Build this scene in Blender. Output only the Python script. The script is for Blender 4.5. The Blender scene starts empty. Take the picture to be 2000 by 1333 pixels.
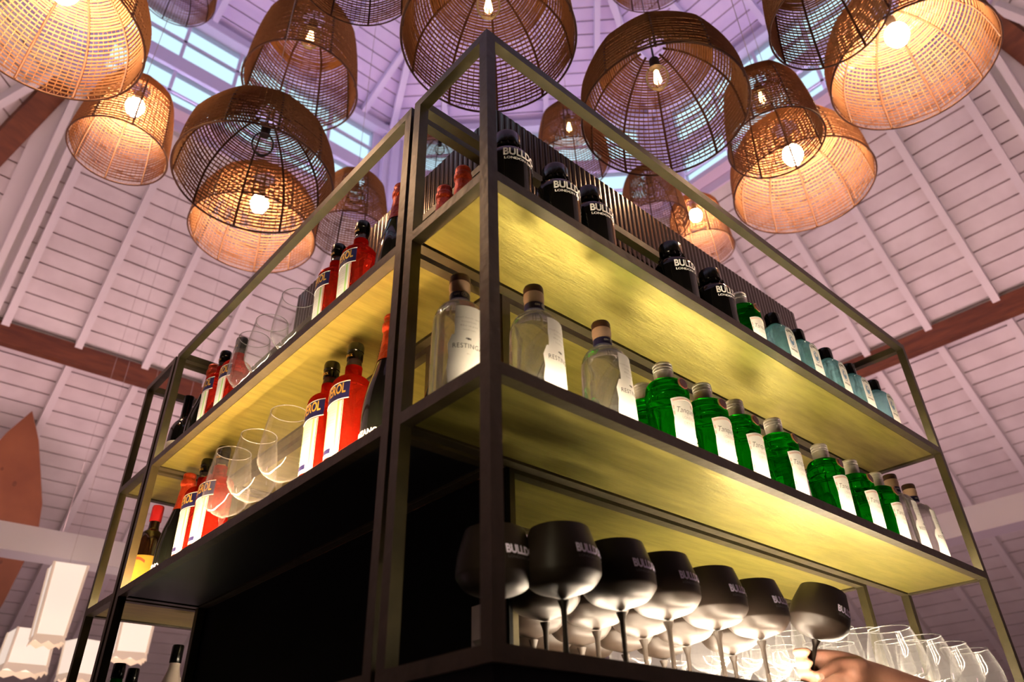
import bpy, bmesh, math, random
from mathutils import Vector, Matrix
random.seed(7)
SC = bpy.context.scene
COL = SC.collection
PI = math.pi
# ------------------------------------------------------------------ camera
YAW, PITCH, ROLL = math.radians(47.4994), math.radians(32.7634), math.radians(-1.6551)
CAM = Vector((-0.56455, -0.66286, 1.22491))
fw = Vector((math.cos(YAW)*math.cos(PITCH), math.sin(YAW)*math.cos(PITCH), math.sin(PITCH)))
rt = Vector((math.sin(YAW), -math.cos(YAW), 0)); up = rt.cross(fw)
rt2 = rt*math.cos(ROLL) + up*math.sin(ROLL); up2 = -rt*math.sin(ROLL) + up*math.cos(ROLL)
cd = bpy.data.cameras.new('camera'); cam = bpy.data.objects.new('camera', cd); COL.objects.link(cam)
cam.matrix_world = Matrix(((rt2.x, up2.x, -fw.x, CAM.x), (rt2.y, up2.y, -fw.y, CAM.y), (rt2.z, up2.z, -fw.z, CAM.z), (0, 0, 0, 1)))
cd.sensor_width = 36; cd.lens = 36*1447.98/2000; cd.clip_start = 0.02
cd.dof.use_dof = True; cd.dof.focus_distance = 1.75; cd.dof.aperture_fstop = 4.0
SC.camera = cam
# ------------------------------------------------------------------ world, view, cycles limits
w = bpy.data.worlds.new('world'); SC.world = w; w.use_nodes = True
w.node_tree.nodes['Background'].inputs[0].default_value = (0.52, 0.74, 0.86, 1)
w.node_tree.nodes['Background'].inputs[1].default_value = 1.5
vs = SC.view_settings; vs.view_transform = 'Standard'; vs.look = 'None'; vs.exposure = 0.0; vs.gamma = 1.0; vs.use_curve_mapping = False
cy = SC.cycles
cy.max_bounces = 10; cy.diffuse_bounces = 3; cy.glossy_bounces = 4; cy.transmission_bounces = 10; cy.transparent_max_bounces = 16
cy.caustics_reflective = False; cy.caustics_refractive = False; cy.sample_clamp_indirect = 4.0; cy.use_denoising = True
# strengths of the lamps and of the added roof strips
LED_E, LED_BASE, UP_E, BRIGHT_E, DIM_E, FABRIC_E = 118.0, 220.0, 33.0, 50.0, 5.0, .75
# ------------------------------------------------------------------ materials
def mat(name, col, rough=.5, metal=0., spec=.5, emit=0, ecol=None, bump=None, **kw):
    m = bpy.data.materials.new(name); m.use_nodes = True
    nt = m.node_tree; b = nt.nodes['Principled BSDF']
    b.inputs['Base Color'].default_value = (*col, 1); b.inputs['Roughness'].default_value = rough
    b.inputs['Metallic'].default_value = metal; b.inputs['Specular IOR Level'].default_value = spec
    if emit:
        b.inputs['Emission Color'].default_value = (*(ecol or col), 1); b.inputs['Emission Strength'].default_value = emit
    for k, v in kw.items(): b.inputs[k.replace('_', ' ')].default_value = v
    if bump:
        sc, st, stretch = bump
        tc = nt.nodes.new('ShaderNodeTexCoord'); mp = nt.nodes.new('ShaderNodeMapping'); mp.inputs['Scale'].default_value = stretch
        n = nt.nodes.new('ShaderNodeTexNoise'); n.inputs['Scale'].default_value = sc; n.inputs['Detail'].default_value = 4
        bp = nt.nodes.new('ShaderNodeBump'); bp.inputs['Strength'].default_value = st; bp.inputs['Distance'].default_value = .01
        nt.links.new(tc.outputs['Object'], mp.inputs[0]); nt.links.new(mp.outputs[0], n.inputs['Vector'])
        nt.links.new(n.outputs['Fac'], bp.inputs['Height']); nt.links.new(bp.outputs[0], b.inputs['Normal'])
    return m
def noisy(m, c1, c2, scale, stretch=(1, 1, 1), lo=.35, hi=.65):
    nt = m.node_tree; b = nt.nodes['Principled BSDF']
    tc = nt.nodes.new('ShaderNodeTexCoord'); mp = nt.nodes.new('ShaderNodeMapping'); mp.inputs['Scale'].default_value = stretch
    n = nt.nodes.new('ShaderNodeTexNoise'); n.inputs['Scale'].default_value = scale; n.inputs['Detail'].default_value = 5
    r = nt.nodes.new('ShaderNodeValToRGB'); r.color_ramp.elements[0].color = (*c1, 1); r.color_ramp.elements[1].color = (*c2, 1)
    r.color_ramp.elements[0].position = lo; r.color_ramp.elements[1].position = hi
    nt.links.new(tc.outputs['Object'], mp.inputs[0]); nt.links.new(mp.outputs[0], n.inputs['Vector'])
    nt.links.new(n.outputs['Fac'], r.inputs[0]); nt.links.new(r.outputs[0], b.inputs['Base Color'])
    return m
def glass_mix(name, col, fac_refr=.5, diffuse=.0, dcol=None, ior=1.45, rough=.0):
    """tinted glass: part refracting, part clear (so that light passes), a little scatter from the liquid"""
    m = bpy.data.materials.new(name); m.use_nodes = True; nt = m.node_tree
    nt.nodes.remove(nt.nodes['Principled BSDF']); out = nt.nodes['Material Output']
    g = nt.nodes.new('ShaderNodeBsdfGlass'); g.inputs['Color'].default_value = (*col, 1); g.inputs['IOR'].default_value = ior; g.inputs['Roughness'].default_value = rough
    t = nt.nodes.new('ShaderNodeBsdfTransparent'); t.inputs[0].default_value = (*col, 1)
    mx = nt.nodes.new('ShaderNodeMixShader'); mx.inputs[0].default_value = fac_refr
    nt.links.new(t.outputs[0], mx.inputs[1]); nt.links.new(g.outputs[0], mx.inputs[2])
    last = mx
    if diffuse:
        tr = nt.nodes.new('ShaderNodeBsdfTranslucent'); tr.inputs[0].default_value = (*(dcol or col), 1)
        df = nt.nodes.new('ShaderNodeBsdfDiffuse'); df.inputs[0].default_value = (*(dcol or col), 1)
        m1 = nt.nodes.new('ShaderNodeMixShader'); m1.inputs[0].default_value = .5
        nt.links.new(tr.outputs[0], m1.inputs[1]); nt.links.new(df.outputs[0], m1.inputs[2])
        m2 = nt.nodes.new('ShaderNodeMixShader'); m2.inputs[0].default_value = diffuse
        nt.links.new(mx.outputs[0], m2.inputs[1]); nt.links.new(m1.outputs[0], m2.inputs[2]); last = m2
    nt.links.new(last.outputs[0], out.inputs[0]); return m
def thin_glass(name, tint=(.96, .96, .96), blend=.25, scatter=.04, edge=.0):
    m = bpy.data.materials.new(name); m.use_nodes = True; nt = m.node_tree
    nt.nodes.remove(nt.nodes['Principled BSDF']); out = nt.nodes['Material Output']
    t = nt.nodes.new('ShaderNodeBsdfTransparent'); t.inputs[0].default_value = (*tint, 1)
    g = nt.nodes.new('ShaderNodeBsdfGlossy'); g.inputs['Roughness'].default_value = .06
    d = nt.nodes.new('ShaderNodeBsdfDiffuse'); d.inputs[0].default_value = (.9, .9, .9, 1)
    lw = nt.nodes.new('ShaderNodeLayerWeight'); lw.inputs[0].default_value = blend
    ge = nt.nodes.new('ShaderNodeMixShader'); ge.inputs[0].default_value = edge; nt.links.new(g.outputs[0], ge.inputs[1]); nt.links.new(d.outputs[0], ge.inputs[2])
    m1 = nt.nodes.new('ShaderNodeMixShader')
    if edge:
        pw = nt.nodes.new('ShaderNodeMath'); pw.operation = 'POWER'; pw.inputs[1].default_value = 4.5; lw.inputs[0].default_value = .5
        ml = nt.nodes.new('ShaderNodeMath'); ml.operation = 'MULTIPLY_ADD'; ml.inputs[1].default_value = .75; ml.inputs[2].default_value = .035
        nt.links.new(lw.outputs['Facing'], pw.inputs[0]); nt.links.new(pw.outputs[0], ml.inputs[0]); nt.links.new(ml.outputs[0], m1.inputs[0])
    else: nt.links.new(lw.outputs['Fresnel'], m1.inputs[0])
    nt.links.new(t.outputs[0], m1.inputs[1]); nt.links.new(ge.outputs[0], m1.inputs[2])
    m2 = nt.nodes.new('ShaderNodeMixShader'); m2.inputs[0].default_value = scatter
    nt.links.new(m1.outputs[0], m2.inputs[1]); nt.links.new(d.outputs[0], m2.inputs[2])
    nt.links.new(m2.outputs[0], out.inputs[0]); return m
def weave_mat(name, c1, c2):
    m = bpy.data.materials.new(name); m.use_nodes = True; nt = m.node_tree
    nt.nodes.remove(nt.nodes['Principled BSDF']); out = nt.nodes['Material Output']
    tc = nt.nodes.new('ShaderNodeTexCoord'); n = nt.nodes.new('ShaderNodeTexNoise'); n.inputs['Scale'].default_value = 60
    r = nt.nodes.new('ShaderNodeValToRGB'); r.color_ramp.elements[0].color = (*c1, 1); r.color_ramp.elements[1].color = (*c2, 1)
    nt.links.new(tc.outputs['Object'], n.inputs['Vector']); nt.links.new(n.outputs['Fac'], r.inputs[0])
    d = nt.nodes.new('ShaderNodeBsdfDiffuse'); t = nt.nodes.new('ShaderNodeBsdfTranslucent')
    nt.links.new(r.outputs[0], d.inputs[0]); nt.links.new(r.outputs[0], t.inputs[0])
    mx = nt.nodes.new('ShaderNodeMixShader'); mx.inputs[0].default_value = .22
    nt.links.new(d.outputs[0], mx.inputs[1]); nt.links.new(t.outputs[0], mx.inputs[2]); nt.links.new(mx.outputs[0], out.inputs[0]); return m
def emis(name, col, st):
    m = bpy.data.materials.new(name); m.use_nodes = True; nt = m.node_tree
    nt.nodes.remove(nt.nodes['Principled BSDF'])
    e = nt.nodes.new('ShaderNodeEmission'); e.inputs[0].default_value = (*col, 1); e.inputs[1].default_value = st
    nt.links.new(e.outputs[0], nt.nodes['Material Output'].inputs[0]); return m

M = {}
M['frame'] = noisy(mat('olive bronze painted metal', (.2, .16, .06), .42, .25, .5, bump=(40, .12, (1, 1, 1))), (.055, .045, .019), (.078, .062, .026), 18)
M['shelf'] = noisy(mat('brushed olive brass sheet', (.34, .27, .06), .34, .6, .5, bump=(30, .10, (1, 9, 1))), (.27, .24, .050), (.36, .31, .068), 9, (1, 7, 1))
M['black'] = mat('matt black board', (.004, .004, .004), .75, 0, .12)
M['satin_under'] = mat('black painted shelf underside', (.008, .008, .008), .38, 0, .5)
M['flute'] = mat('dark bronze fluted sheet', (.035, .023, .015), .15, .9, .6)
M['led'] = emis('warm led strip', (1, .80, .52), LED_E)
M['ledwarm'] = emis('amber led strip', (1, .63, .33), LED_E*4.2)
M['ledpost'] = emis('led strip behind the corner post', (1, .84, .55), 40)
M['ledfront'] = emis('warm led strip behind the base rail', (1, .80, .58), LED_BASE*2.2)
M['ledtop'] = emis('warm led strip on the top shelf', (1, .80, .52), LED_E*1.0)
M['ledbase'] = emis('warm led strip on the base', (1, .80, .58), LED_BASE)
M['white_wood'] = noisy(mat('white painted boards', (.78, .74, .73), .6), (.72, .67, .66), (.84, .80, .79), 3, (1, 1, 1))
M['rafter'] = mat('white painted rafters', (.82, .79, .79), .55)
M['gap'] = mat('recess behind boards', (.52, .38, .38), .9)
M['brown_wood'] = noisy(mat('brown stained beam', (.20, .06, .022), .5), (.12, .030, .010), (.20, .058, .018), 4, (1, 1, 6))
M['leaf_wood'] = noisy(mat('russet board', (.34, .11, .04), .5), (.22, .065, .022), (.30, .10, .035), 3)
M['pane'] = thin_glass('window pane', (.97, .98, .98), .12, .01)
M['darkened_back'] = noisy(mat('boards darkened to cut bounce', (.06, .04, .03), .6), (.05, .03, .02), (.08, .05, .035), 3)  # unseen rear roof boards, darkened to cut bounce light on the front
M['floor'] = noisy(mat('dark timber floor', (.08, .05, .035), .5), (.06, .035, .025), (.12, .07, .045), 3, (1, 8, 1))
M['cane'] = weave_mat('woven cane', (.34, .17, .085), (.48, .26, .135))
M['ceilcord'] = mat('pale fabric flex', (.55, .48, .46), .8)
M['rib'] = mat('dark cane rib', (.12, .045, .018), .6)
M['cord'] = mat('black flex', (.02, .018, .016), .6)
M['bulbglass'] = thin_glass('clear bulb glass', (.98, .96, .92), .15, .01)
M['filament'] = emis('hot filament', (1, .62, .25), 260)
M['bulb_bright'] = emis('bright warm bulb', (1, .62, .35), BRIGHT_E*6)
M['bulb_dim'] = emis('dimmed warm filament', (1, .50, .18), DIM_E*12)
M['fabric'] = mat('cream fabric shade', (.85, .72, .58), .9, emit=FABRIC_E, ecol=(1, .84, .70))
M['fabric_trim'] = mat('cream fabric frill', (.80, .66, .52), .9, emit=FABRIC_E*.45, ecol=(1, .74, .55))
M['uplight'] = emis('mauve fill strip', (1, .60, .62), UP_E)
M['sill_fill'] = emis('pale lilac fill strip', (.82, .66, 1.0), 30)
M['wash'] = emis('added lilac wash light', (1, .58, .70), 22)
M['violet_lit_wood'] = noisy(mat('boards tinted with violet light', (.78, .67, .92), .6), (.74, .63, .90), (.82, .71, .95), 3)  # lantern boards: the violet light up there is put into their colour
M['violet_lit_trim'] = mat('timber tinted with violet light', (.80, .71, .92), .55)  # lantern timber with the same violet cast in its colour
M['ivory'] = mat('white plastic', (.75, .68, .64), .4)
M['red'] = glass_mix('red aperitif in glass', (1, .20, .14), .75, .24, (1, .07, .03))
M['green'] = glass_mix('green glass', (.05, .64, .07), .90, .03, (.0, .42, .02))
M['blue'] = glass_mix('aqua glass', (.66, .92, .96), .7, .28, (.38, .78, .88))
M['clear'] = glass_mix('clear gin glass', (.99, .98, .97), .75, .07, (.95, .92, .90))
M['clear_neck'] = thin_glass('clear bottle neck', (.97, .9, .82), .3, .06)
M['wine'] = thin_glass('clear wine glass', (.99, .99, .99), .10, .006, .28)
M['rimglass'] = thin_glass('glass rim', (.97, .97, .97), .5, .30)
M['darkglass'] = mat('very dark bottle glass', (.004, .005, .004), .07, 0, .6)
M['brownglass'] = mat('dark brown bottle glass', (.018, .007, .003), .08, 0, .6)
M['blackgloss'] = mat('black lacquered glass', (.002, .002, .002), .05, 0, .25)
M['cap_black'] = mat('black cap', (.004, .004, .004), .18, 0, .4)
M['silver'] = mat('brushed silver cap', (.80, .76, .74), .35, .5)
M['cork'] = mat('dark brown stopper', (.055, .018, .012), .5)
M['corkpale'] = mat('pale cork collar', (.62, .42, .30), .5)
M['navy'] = mat('navy label', (.018, .016, .10), .45)
M['gold'] = mat('gold lettering', (.85, .48, .08), .4, .2)
M['white'] = mat('white paper label', (.80, .78, .76), .6)
M['cream'] = mat('cream paper label', (.80, .72, .62), .6)
M['ink'] = mat('dark ink', (.04, .03, .035), .6)
M['greyink'] = mat('soft grey ink', (.50, .47, .46), .6)
M['pinkborder'] = mat('pinkish label border', (.68, .50, .44), .6)
M['limegreen'] = mat('pale green label stripe', (.42, .70, .25), .6)
M['orangered'] = mat('orange red label edge', (.75, .12, .04), .6)
M['print_white'] = mat('white print', (.85, .83, .82), .5)
M['print_lilac'] = mat('lilac grey print', (.85, .76, 1.0), .5)
M['print_dim'] = mat('faint grey print', (.10, .09, .10), .5)
M['seal'] = mat('dark red wax seal', (.10, .018, .012), .25, .2)
M['sealrim'] = mat('copper seal rim', (.50, .20, .12), .3, .6)
M['foil'] = mat('orange red foil', (.75, .08, .025), .32, .35, bump=(90, .5, (1, 1, 1)))
M['redcap'] = mat('bright red cap', (.80, .03, .04), .4)
M['yellow'] = mat('yellow label', (.90, .52, .06), .55)
M['bluelbl'] = mat('blue emblem', (.10, .22, .40), .5)
M['satin_black'] = mat('satin black glass coating', (.017, .011, .0075), .44, 0, .28)
M['skin'] = noisy(mat('skin', (.50, .24, .16), .5), (.46, .21, .14), (.55, .27, .18), 30)
M['nail'] = mat('finger nail', (.62, .36, .28), .35)
M['shirt'] = mat('black shirt', (.015, .015, .017), .8)
M['trousers'] = mat('dark trousers', (.02, .02, .025), .8)
M['hair'] = mat('dark hair', (.02, .012, .008), .6)
M['eye'] = mat('eye', (.6, .58, .55), .3)
M['lips'] = mat('lips', (.40, .14, .11), .5)
M['greenbottle'] = glass_mix('dark green bottle glass', (.03, .28, .04), .6, .12, (.01, .2, .02))
M['whitebottle'] = mat('white bottle', (.80, .66, .56), .35)
# ------------------------------------------------------------------ mesh helpers
class B:
    """collects geometry with material slots, then links it as ONE mesh object"""
    def __init__(s): s.v = []; s.f = []; s.m = []; s.mats = []
    def slot(s, m):
        if m not in s.mats: s.mats.append(m)
        return s.mats.index(m)
    def add(s, vs, fs, m):
        o = len(s.v); s.v += [tuple(v) for v in vs]; k = s.slot(m)
        for f in fs: s.f.append(tuple(i+o for i in f)); s.m.append(k)
    def box(s, x0, x1, y0, y1, z0, z1, m):
        s.add([(x0, y0, z0), (x1, y0, z0), (x1, y1, z0), (x0, y1, z0), (x0, y0, z1), (x1, y0, z1), (x1, y1, z1), (x0, y1, z1)],
              [(0, 3, 2, 1), (4, 5, 6, 7), (0, 1, 5, 4), (1, 2, 6, 5), (2, 3, 7, 6), (3, 0, 4, 7)], m)
    def hexa(s, p, m):   # 8 points, bottom ring then top ring
        s.add(p, [(0, 3, 2, 1), (4, 5, 6, 7), (0, 1, 5, 4), (1, 2, 6, 5), (2, 3, 7, 6), (3, 0, 4, 7)], m)
    def bar(s, a, b, wid, dep, m, side=None):
        a, b = Vector(a), Vector(b); d = (b-a).normalized()
        sd = Vector(side) if side is not None else (Vector((0, 0, 1)).cross(d) if abs(d.z) < .95 else Vector((1, 0, 0)))
        sd = (sd - d*sd.dot(d)).normalized(); u = d.cross(sd).normalized()
        q = [(-1, -1), (1, -1), (1, 1), (-1, 1)]
        s.hexa([a+sd*i*wid/2+u*j*dep/2 for i, j in q] + [b+sd*i*wid/2+u*j*dep/2 for i, j in q], m)
    def tube(s, pts, r, m, n=6, closed=False, cap=True):
        pts = [Vector(p) for p in pts]; N = len(pts); vs = []
        for i, p in enumerate(pts):
            a = pts[(i-1) % N] if (closed or i > 0) else p; b = pts[(i+1) % N] if (closed or i < N-1) else p
            d = (b-a).normalized(); h = Vector((0, 0, 1)) if abs(d.z) < .9 else Vector((1, 0, 0))
            x = d.cross(h).normalized(); y = d.cross(x); rr = r[i] if isinstance(r, (list, tuple)) else r
            vs += [p + x*rr*math.cos(2*PI*k/n) + y*rr*math.sin(2*PI*k/n) for k in range(n)]
        fs = []
        for i in range(N if closed else N-1):
            j = (i+1) % N
            fs += [(i*n+k, i*n+(k+1) % n, j*n+(k+1) % n, j*n+k) for k in range(n)]
        if cap and not closed: fs += [tuple(range(n)), tuple(range((N-1)*n, N*n))[::-1]]
        s.add(vs, fs, m)
    def lathe(s, prof, m, n=40, closed=False, sq=None):
        """prof: (r,z) list; r=0 ends make poles; sq: function(angle, z) -> radial factor"""
        vs = []; rings = []
        for r, z in prof:
            if r <= 1e-6: rings.append([len(vs)]); vs.append((0, 0, z))
            else:
                rings.append(list(range(len(vs), len(vs)+n)))
                for k in range(n):
                    a = 2*PI*k/n; q = r*(sq(a, z) if sq else 1); vs.append((q*math.cos(a), q*math.sin(a), z))
        fs = []
        pairs = list(zip(rings, rings[1:])) + ([(rings[-1], rings[0])] if closed else [])
        for A, Bq in pairs:
            for k in range(n):
                k2 = (k+1) % n
                if len(A) == 1 and len(Bq) == 1: continue
                if len(A) == 1: fs.append((A[0], Bq[k2], Bq[k]))
                elif len(Bq) == 1: fs.append((A[k], A[k2], Bq[0]))
                else: fs.append((A[k], A[k2], Bq[k2], Bq[k]))
        s.add(vs, fs, m)
    def patch(s, rad, a0, a1, z0, z1, m, n=14, t=.0006, f=None):
        """curved label on a cylinder; angles measured from -Y, positive towards +X; f(u)->(z0,z1)"""
        vs = []; fs = []
        for i in range(n+1):
            u = i/n; a = a0+(a1-a0)*u; zz = f(u) if f else (z0, z1)
            for R_ in (rad, rad+t):
                for z in zz: vs.append((R_*math.sin(a), -R_*math.cos(a), z))
        for i in range(n):
            o = i*4; p = o+4
            fs += [(o+2, p+2, p+3, o+3), (o, o+1, p+1, p), (o, p, p+2, o+2), (o+1, o+3, p+3, p+1)]
        fs += [(0, 2, 3, 1), (n*4, n*4+1, n*4+3, n*4+2)]
        s.add(vs, fs, m)
    def build(s, name, parent=None, smooth=True, angle=35):
        me = bpy.data.meshes.new(name); me.from_pydata(s.v, [], s.f); me.validate()
        for m in s.mats: me.materials.append(m)
        if len(me.polygons) == len(s.m): me.polygons.foreach_set('material_index', s.m)
        bm = bmesh.new(); bm.from_mesh(me); bmesh.ops.recalc_face_normals(bm, faces=bm.faces); bm.to_mesh(me); bm.free()
        if smooth:
            me.polygons.foreach_set('use_smooth', [True]*len(me.polygons)); me.set_sharp_from_angle(angle=math.radians(angle))
        me.update(); o = bpy.data.objects.new(name, me); COL.objects.link(o)
        if parent: o.parent = parent
        return o
def tag(o, label=None, cat=None, group=None, kind=None):
    if label: o['label'] = label
    if cat: o['category'] = cat
    if group: o['group'] = group
    if kind: o['kind'] = kind
    return o
def empty(name, loc=(0, 0, 0), rz=0, label=None, cat=None, group=None):
    o = bpy.data.objects.new(name, None); o.empty_display_size = .05; COL.objects.link(o)
    o.location = loc; o.rotation_euler = (0, 0, rz); return tag(o, label, cat, group)
def copy_tree(o, parent=None):
    c = o.copy(); COL.objects.link(c)
    if parent: c.parent = parent
    for ch in list(o.children): copy_tree(ch, c)
    return c
DG = None
def text_mesh(txt, size, bold=0., shear=0., spacing=1.):
    cu = bpy.data.curves.new('t', 'FONT'); cu.body = txt; cu.size = size; cu.align_x = 'CENTER'; cu.offset = bold; cu.shear = shear
    cu.space_character = spacing; cu.resolution_u = 3
    ob = bpy.data.objects.new('t', cu); COL.objects.link(ob)
    dg = bpy.context.evaluated_depsgraph_get(); me = bpy.data.meshes.new_from_object(ob.evaluated_get(dg))
    vs = [v.co.copy() for v in me.vertices]; fs = [tuple(p.vertices) for p in me.polygons]
    bpy.data.objects.remove(ob); bpy.data.curves.remove(cu); bpy.data.meshes.remove(me)
    return vs, fs
def wrap_text(b, txt, size, rad, z, m, ang=0., bold=0., shear=0., spacing=1., rot=0., prof=None, width=None):
    """text wrapped on a cylinder of radius rad; prof(z) may give the radius at height z"""
    vs, fs = text_mesh(txt, size, bold, shear, spacing)
    if not vs: return
    if width:
        ww = max(v.x for v in vs)-min(v.x for v in vs); k = width/ww
        vs = [Vector((v.x*k, v.y, 0)) for v in vs]
    out = []
    for v in vs:
        x, y = (v.x*math.cos(rot)-v.y*math.sin(rot), v.x*math.sin(rot)+v.y*math.cos(rot))
        R_ = (prof(z+y) if prof else rad)+.0012; a = ang + x/R_
        out.append((R_*math.sin(a), -R_*math.cos(a), z+y))
    b.add(out, fs, m)
def smooth_prof(pts, n=6):
    """Catmull-Rom through (r,z)"""
    out = []
    for i in range(len(pts)-1):
        p0 = pts[max(i-1, 0)]; p1 = pts[i]; p2 = pts[i+1]; p3 = pts[min(i+2, len(pts)-1)]
        for k in range(n):
            t = k/n
            out.append(tuple(max(0, .5*((2*p1[j]) + (-p0[j]+p2[j])*t + (2*p0[j]-5*p1[j]+4*p2[j]-p3[j])*t*t + (-p0[j]+3*p1[j]-3*p2[j]+p3[j])*t**3)) for j in (0, 1)))
    out.append(pts[-1]); return out
# ================================================================== THE ROOM: octagonal boarded roof with a lantern
CX = CY = 0.9; TN = math.tan(PI/8)
A0, Z0 = 3.61, 6.354; A1, Z1 = 5.10, 4.728; A2 = 11.0; Z2 = Z1-(A2-A1)*math.tan(math.radians(40))
ZT = 7.85; ZAP = ZT + A0*math.tan(math.radians(18))
def FP(phi, a, u, z):
    return Vector((CX + a*math.cos(phi) - u*math.sin(phi), CY + a*math.sin(phi) + u*math.cos(phi), z))
def slope_boards(b, phi, a_lo, z_lo, a_hi, z_hi, pitch=.135, gap=.012, wood='white_wood', back='gap'):
    """boards from the lower edge a_lo (outer) to a_hi (inner)"""
    L = math.hypot(a_lo-a_hi, z_hi-z_lo); n = max(1, int(round(L/pitch))); nx = (z_hi-z_lo)/L; nz = (a_lo-a_hi)/L
    for i in range(n):
        t0 = (i*L/n + gap/2)/L; t1 = ((i+1)*L/n - gap/2)/L
        P = []
        for off in (0, .02):
            for t in (t0, t1):
                a = a_lo+(a_hi-a_lo)*t; z = z_lo+(z_hi-z_lo)*t; hw = a*TN
                P.append((FP(phi, a+nx*off, -hw, z+nz*off), FP(phi, a+nx*off, hw, z+nz*off)))
        b.hexa([P[0][0], P[0][1], P[1][1], P[1][0], P[2][0], P[2][1], P[3][1], P[3][0]], M[wood])
    h0, h1 = a_lo*TN+.03, a_hi*TN+.03; o = .027
    b.add([FP(phi, a_lo+nx*o, -h0, z_lo+nz*o), FP(phi, a_lo+nx*o, h0, z_lo+nz*o), FP(phi, a_hi+nx*o, h1, z_hi+nz*o), FP(phi, a_hi+nx*o, -h1, z_hi+nz*o)], [(0, 1, 2, 3)], M[back])
def slope_bar(b, phi, u, a_lo, z_lo, a_hi, z_hi, wid, dep, m):
    amin = abs(u)/TN
    if a_lo <= amin: return
    t1 = 1 if a_hi >= amin else (a_lo-amin)/(a_lo-a_hi)
    ah = a_lo+(a_hi-a_lo)*t1; zh = z_lo+(z_hi-z_lo)*t1
    L = math.hypot(a_lo-a_hi, z_hi-z_lo); nx = (z_hi-z_lo)/L; nz = (a_lo-a_hi)/L; o = -dep/2
    b.bar(FP(phi, a_lo+nx*o, u, z_lo+nz*o), FP(phi, ah+nx*o, u, zh+nz*o), wid, dep, m, side=FP(phi, 0, 1, 0)-FP(phi, 0, 0, 0))
FAC = [90, 45, 0, 135, -45, 180, 225, 270]
US = {90: [.6-.56*k for k in range(-4, 7)], 0: [-.55+.56*k for k in range(-5, 7)]}
for n_, deg in enumerate(FAC):
    phi = math.radians(deg)
    kw = {} if n_ < 5 else dict(wood='darkened_back', back='darkened_back')
    b = B(); slope_boards(b, phi, A1, Z1, A0, Z0, **kw); tag(b.build('ceiling', smooth=False), kind='structure')
    b = B(); slope_boards(b, phi, A2, Z2, A1, Z1, **kw); tag(b.build('ceiling', smooth=False), kind='structure')
    b = B(); slope_boards(b, phi, A0, ZT, .05, ZAP, wood='violet_lit_wood'); tag(b.build('ceiling', smooth=False), kind='structure')
    if n_ < 5:
        for u in US.get(deg, [-.28+.56*k for k in range(-4, 6)]):
            if abs(u) > A2*TN: continue
            b = B()
            slope_bar(b, phi, u, A1-.06, Z1+.06, A0+.05, Z0-.05, .06, .085, M['rafter'])
            slope_bar(b, phi, u, A2, Z2, A1, Z1, .06, .085, M['rafter'])
            if abs(u) < A0*TN-.1: slope_bar(b, phi, u, A0-.02, ZT, .3, ZAP-.08, .06, .085, M['violet_lit_trim'])
            if b.v: tag(b.build('ceiling_beam', smooth=False), kind='structure')
        b = B()   # brown wall plate where the roof pitch changes
        hw = A1*TN
        b.hexa([FP(phi, A1-.14, -hw+.05, 4.60), FP(phi, A1-.14, hw-.05, 4.60), FP(phi, A1-.06, hw-.02, 4.60), FP(phi, A1-.06, -hw+.02, 4.60),
                FP(phi, A1-.14, -hw+.05, 4.785), FP(phi, A1-.14, hw-.05, 4.785), FP(phi, A1-.06, hw-.02, 4.785), FP(phi, A1-.06, -hw+.02, 4.785)], M['brown_wood'])
        tag(b.build('ceiling_beam', smooth=False), kind='structure')
        b = B(); a = 3.9; hw = a*TN-.03     # white tie beam lower down
        b.hexa([FP(phi, a, -hw, 2.70), FP(phi, a, hw, 2.70), FP(phi, a+.2, hw, 2.70), FP(phi, a+.2, -hw, 2.70),
                FP(phi, a, -hw, 2.868), FP(phi, a, hw, 2.868), FP(phi, a+.2, hw, 2.868), FP(phi, a+.2, -hw, 2.868)], M['rafter'])
        tag(b.build('ceiling_beam', smooth=False), kind='structure')
        b = B(); hw -= .1  # unseen strip added on the beam to throw pinkish light on the roof
        b.hexa([FP(phi, a+.06, -hw, 2.870), FP(phi, a+.06, hw, 2.870), FP(phi, a+.14, hw, 2.870), FP(phi, a+.14, -hw, 2.870),
                FP(phi, a+.06, -hw, 2.882), FP(phi, a+.06, hw, 2.882), FP(phi, a+.14, hw, 2.882), FP(phi, a+.14, -hw, 2.882)], M['uplight'])
        side = {90: 'left', 45: 'middle', 0: 'right', 135: 'far left', -45: 'far right'}[deg]
        tag(b.build('light_strip', smooth=False), 'mauve fill strip added on the %s white tie beam' % side, 'light strip', 'uplight strips added on the tie beams')
# double principal rafters near the two outer hips
for phi, u, sg in ((math.radians(90), 1.32, 1), (0., -1.36, -1)):
    b = B()
    for du, wd, dp in ((-.055, .055, .16), (.055, .055, .16), (0, .06, .05), (sg*.15, .14, .03)):
        slope_bar(b, phi, u+du, A1-.02, Z1+.02, A0+.05, Z0-.05, wd, dp, M['rafter'])
        slope_bar(b, phi, u+du, A2, Z2, A1, Z1, wd, dp, M['rafter'])
    tag(b.build('ceiling_beam', smooth=False), kind='structure')
# hips
for deg, m in ((112.5, 'brown_wood'), (-22.5, 'brown_wood'), (67.5, 'rafter'), (22.5, 'rafter')):
    b = B(); ph = math.radians(deg); k = 1/math.cos(PI/8)
    P = lambda a, z: Vector((CX+a*k*math.cos(ph), CY+a*k*math.sin(ph), z))
    b.bar(P(A0+.02, Z0-.10), P(A1-.02, Z1-.04), .17, .11, M[m]); b.bar(P(A1-.02, Z1-.04), P(A2, Z2-.06), .17, .11, M[m])
    if m == 'rafter':
        b.bar(P(A0-.06, ZT-.05), P(.2, ZAP-.12), .07, .09, M['violet_lit_trim'])
    tag(b.build('ceiling_beam', smooth=False), kind='structure')
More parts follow.
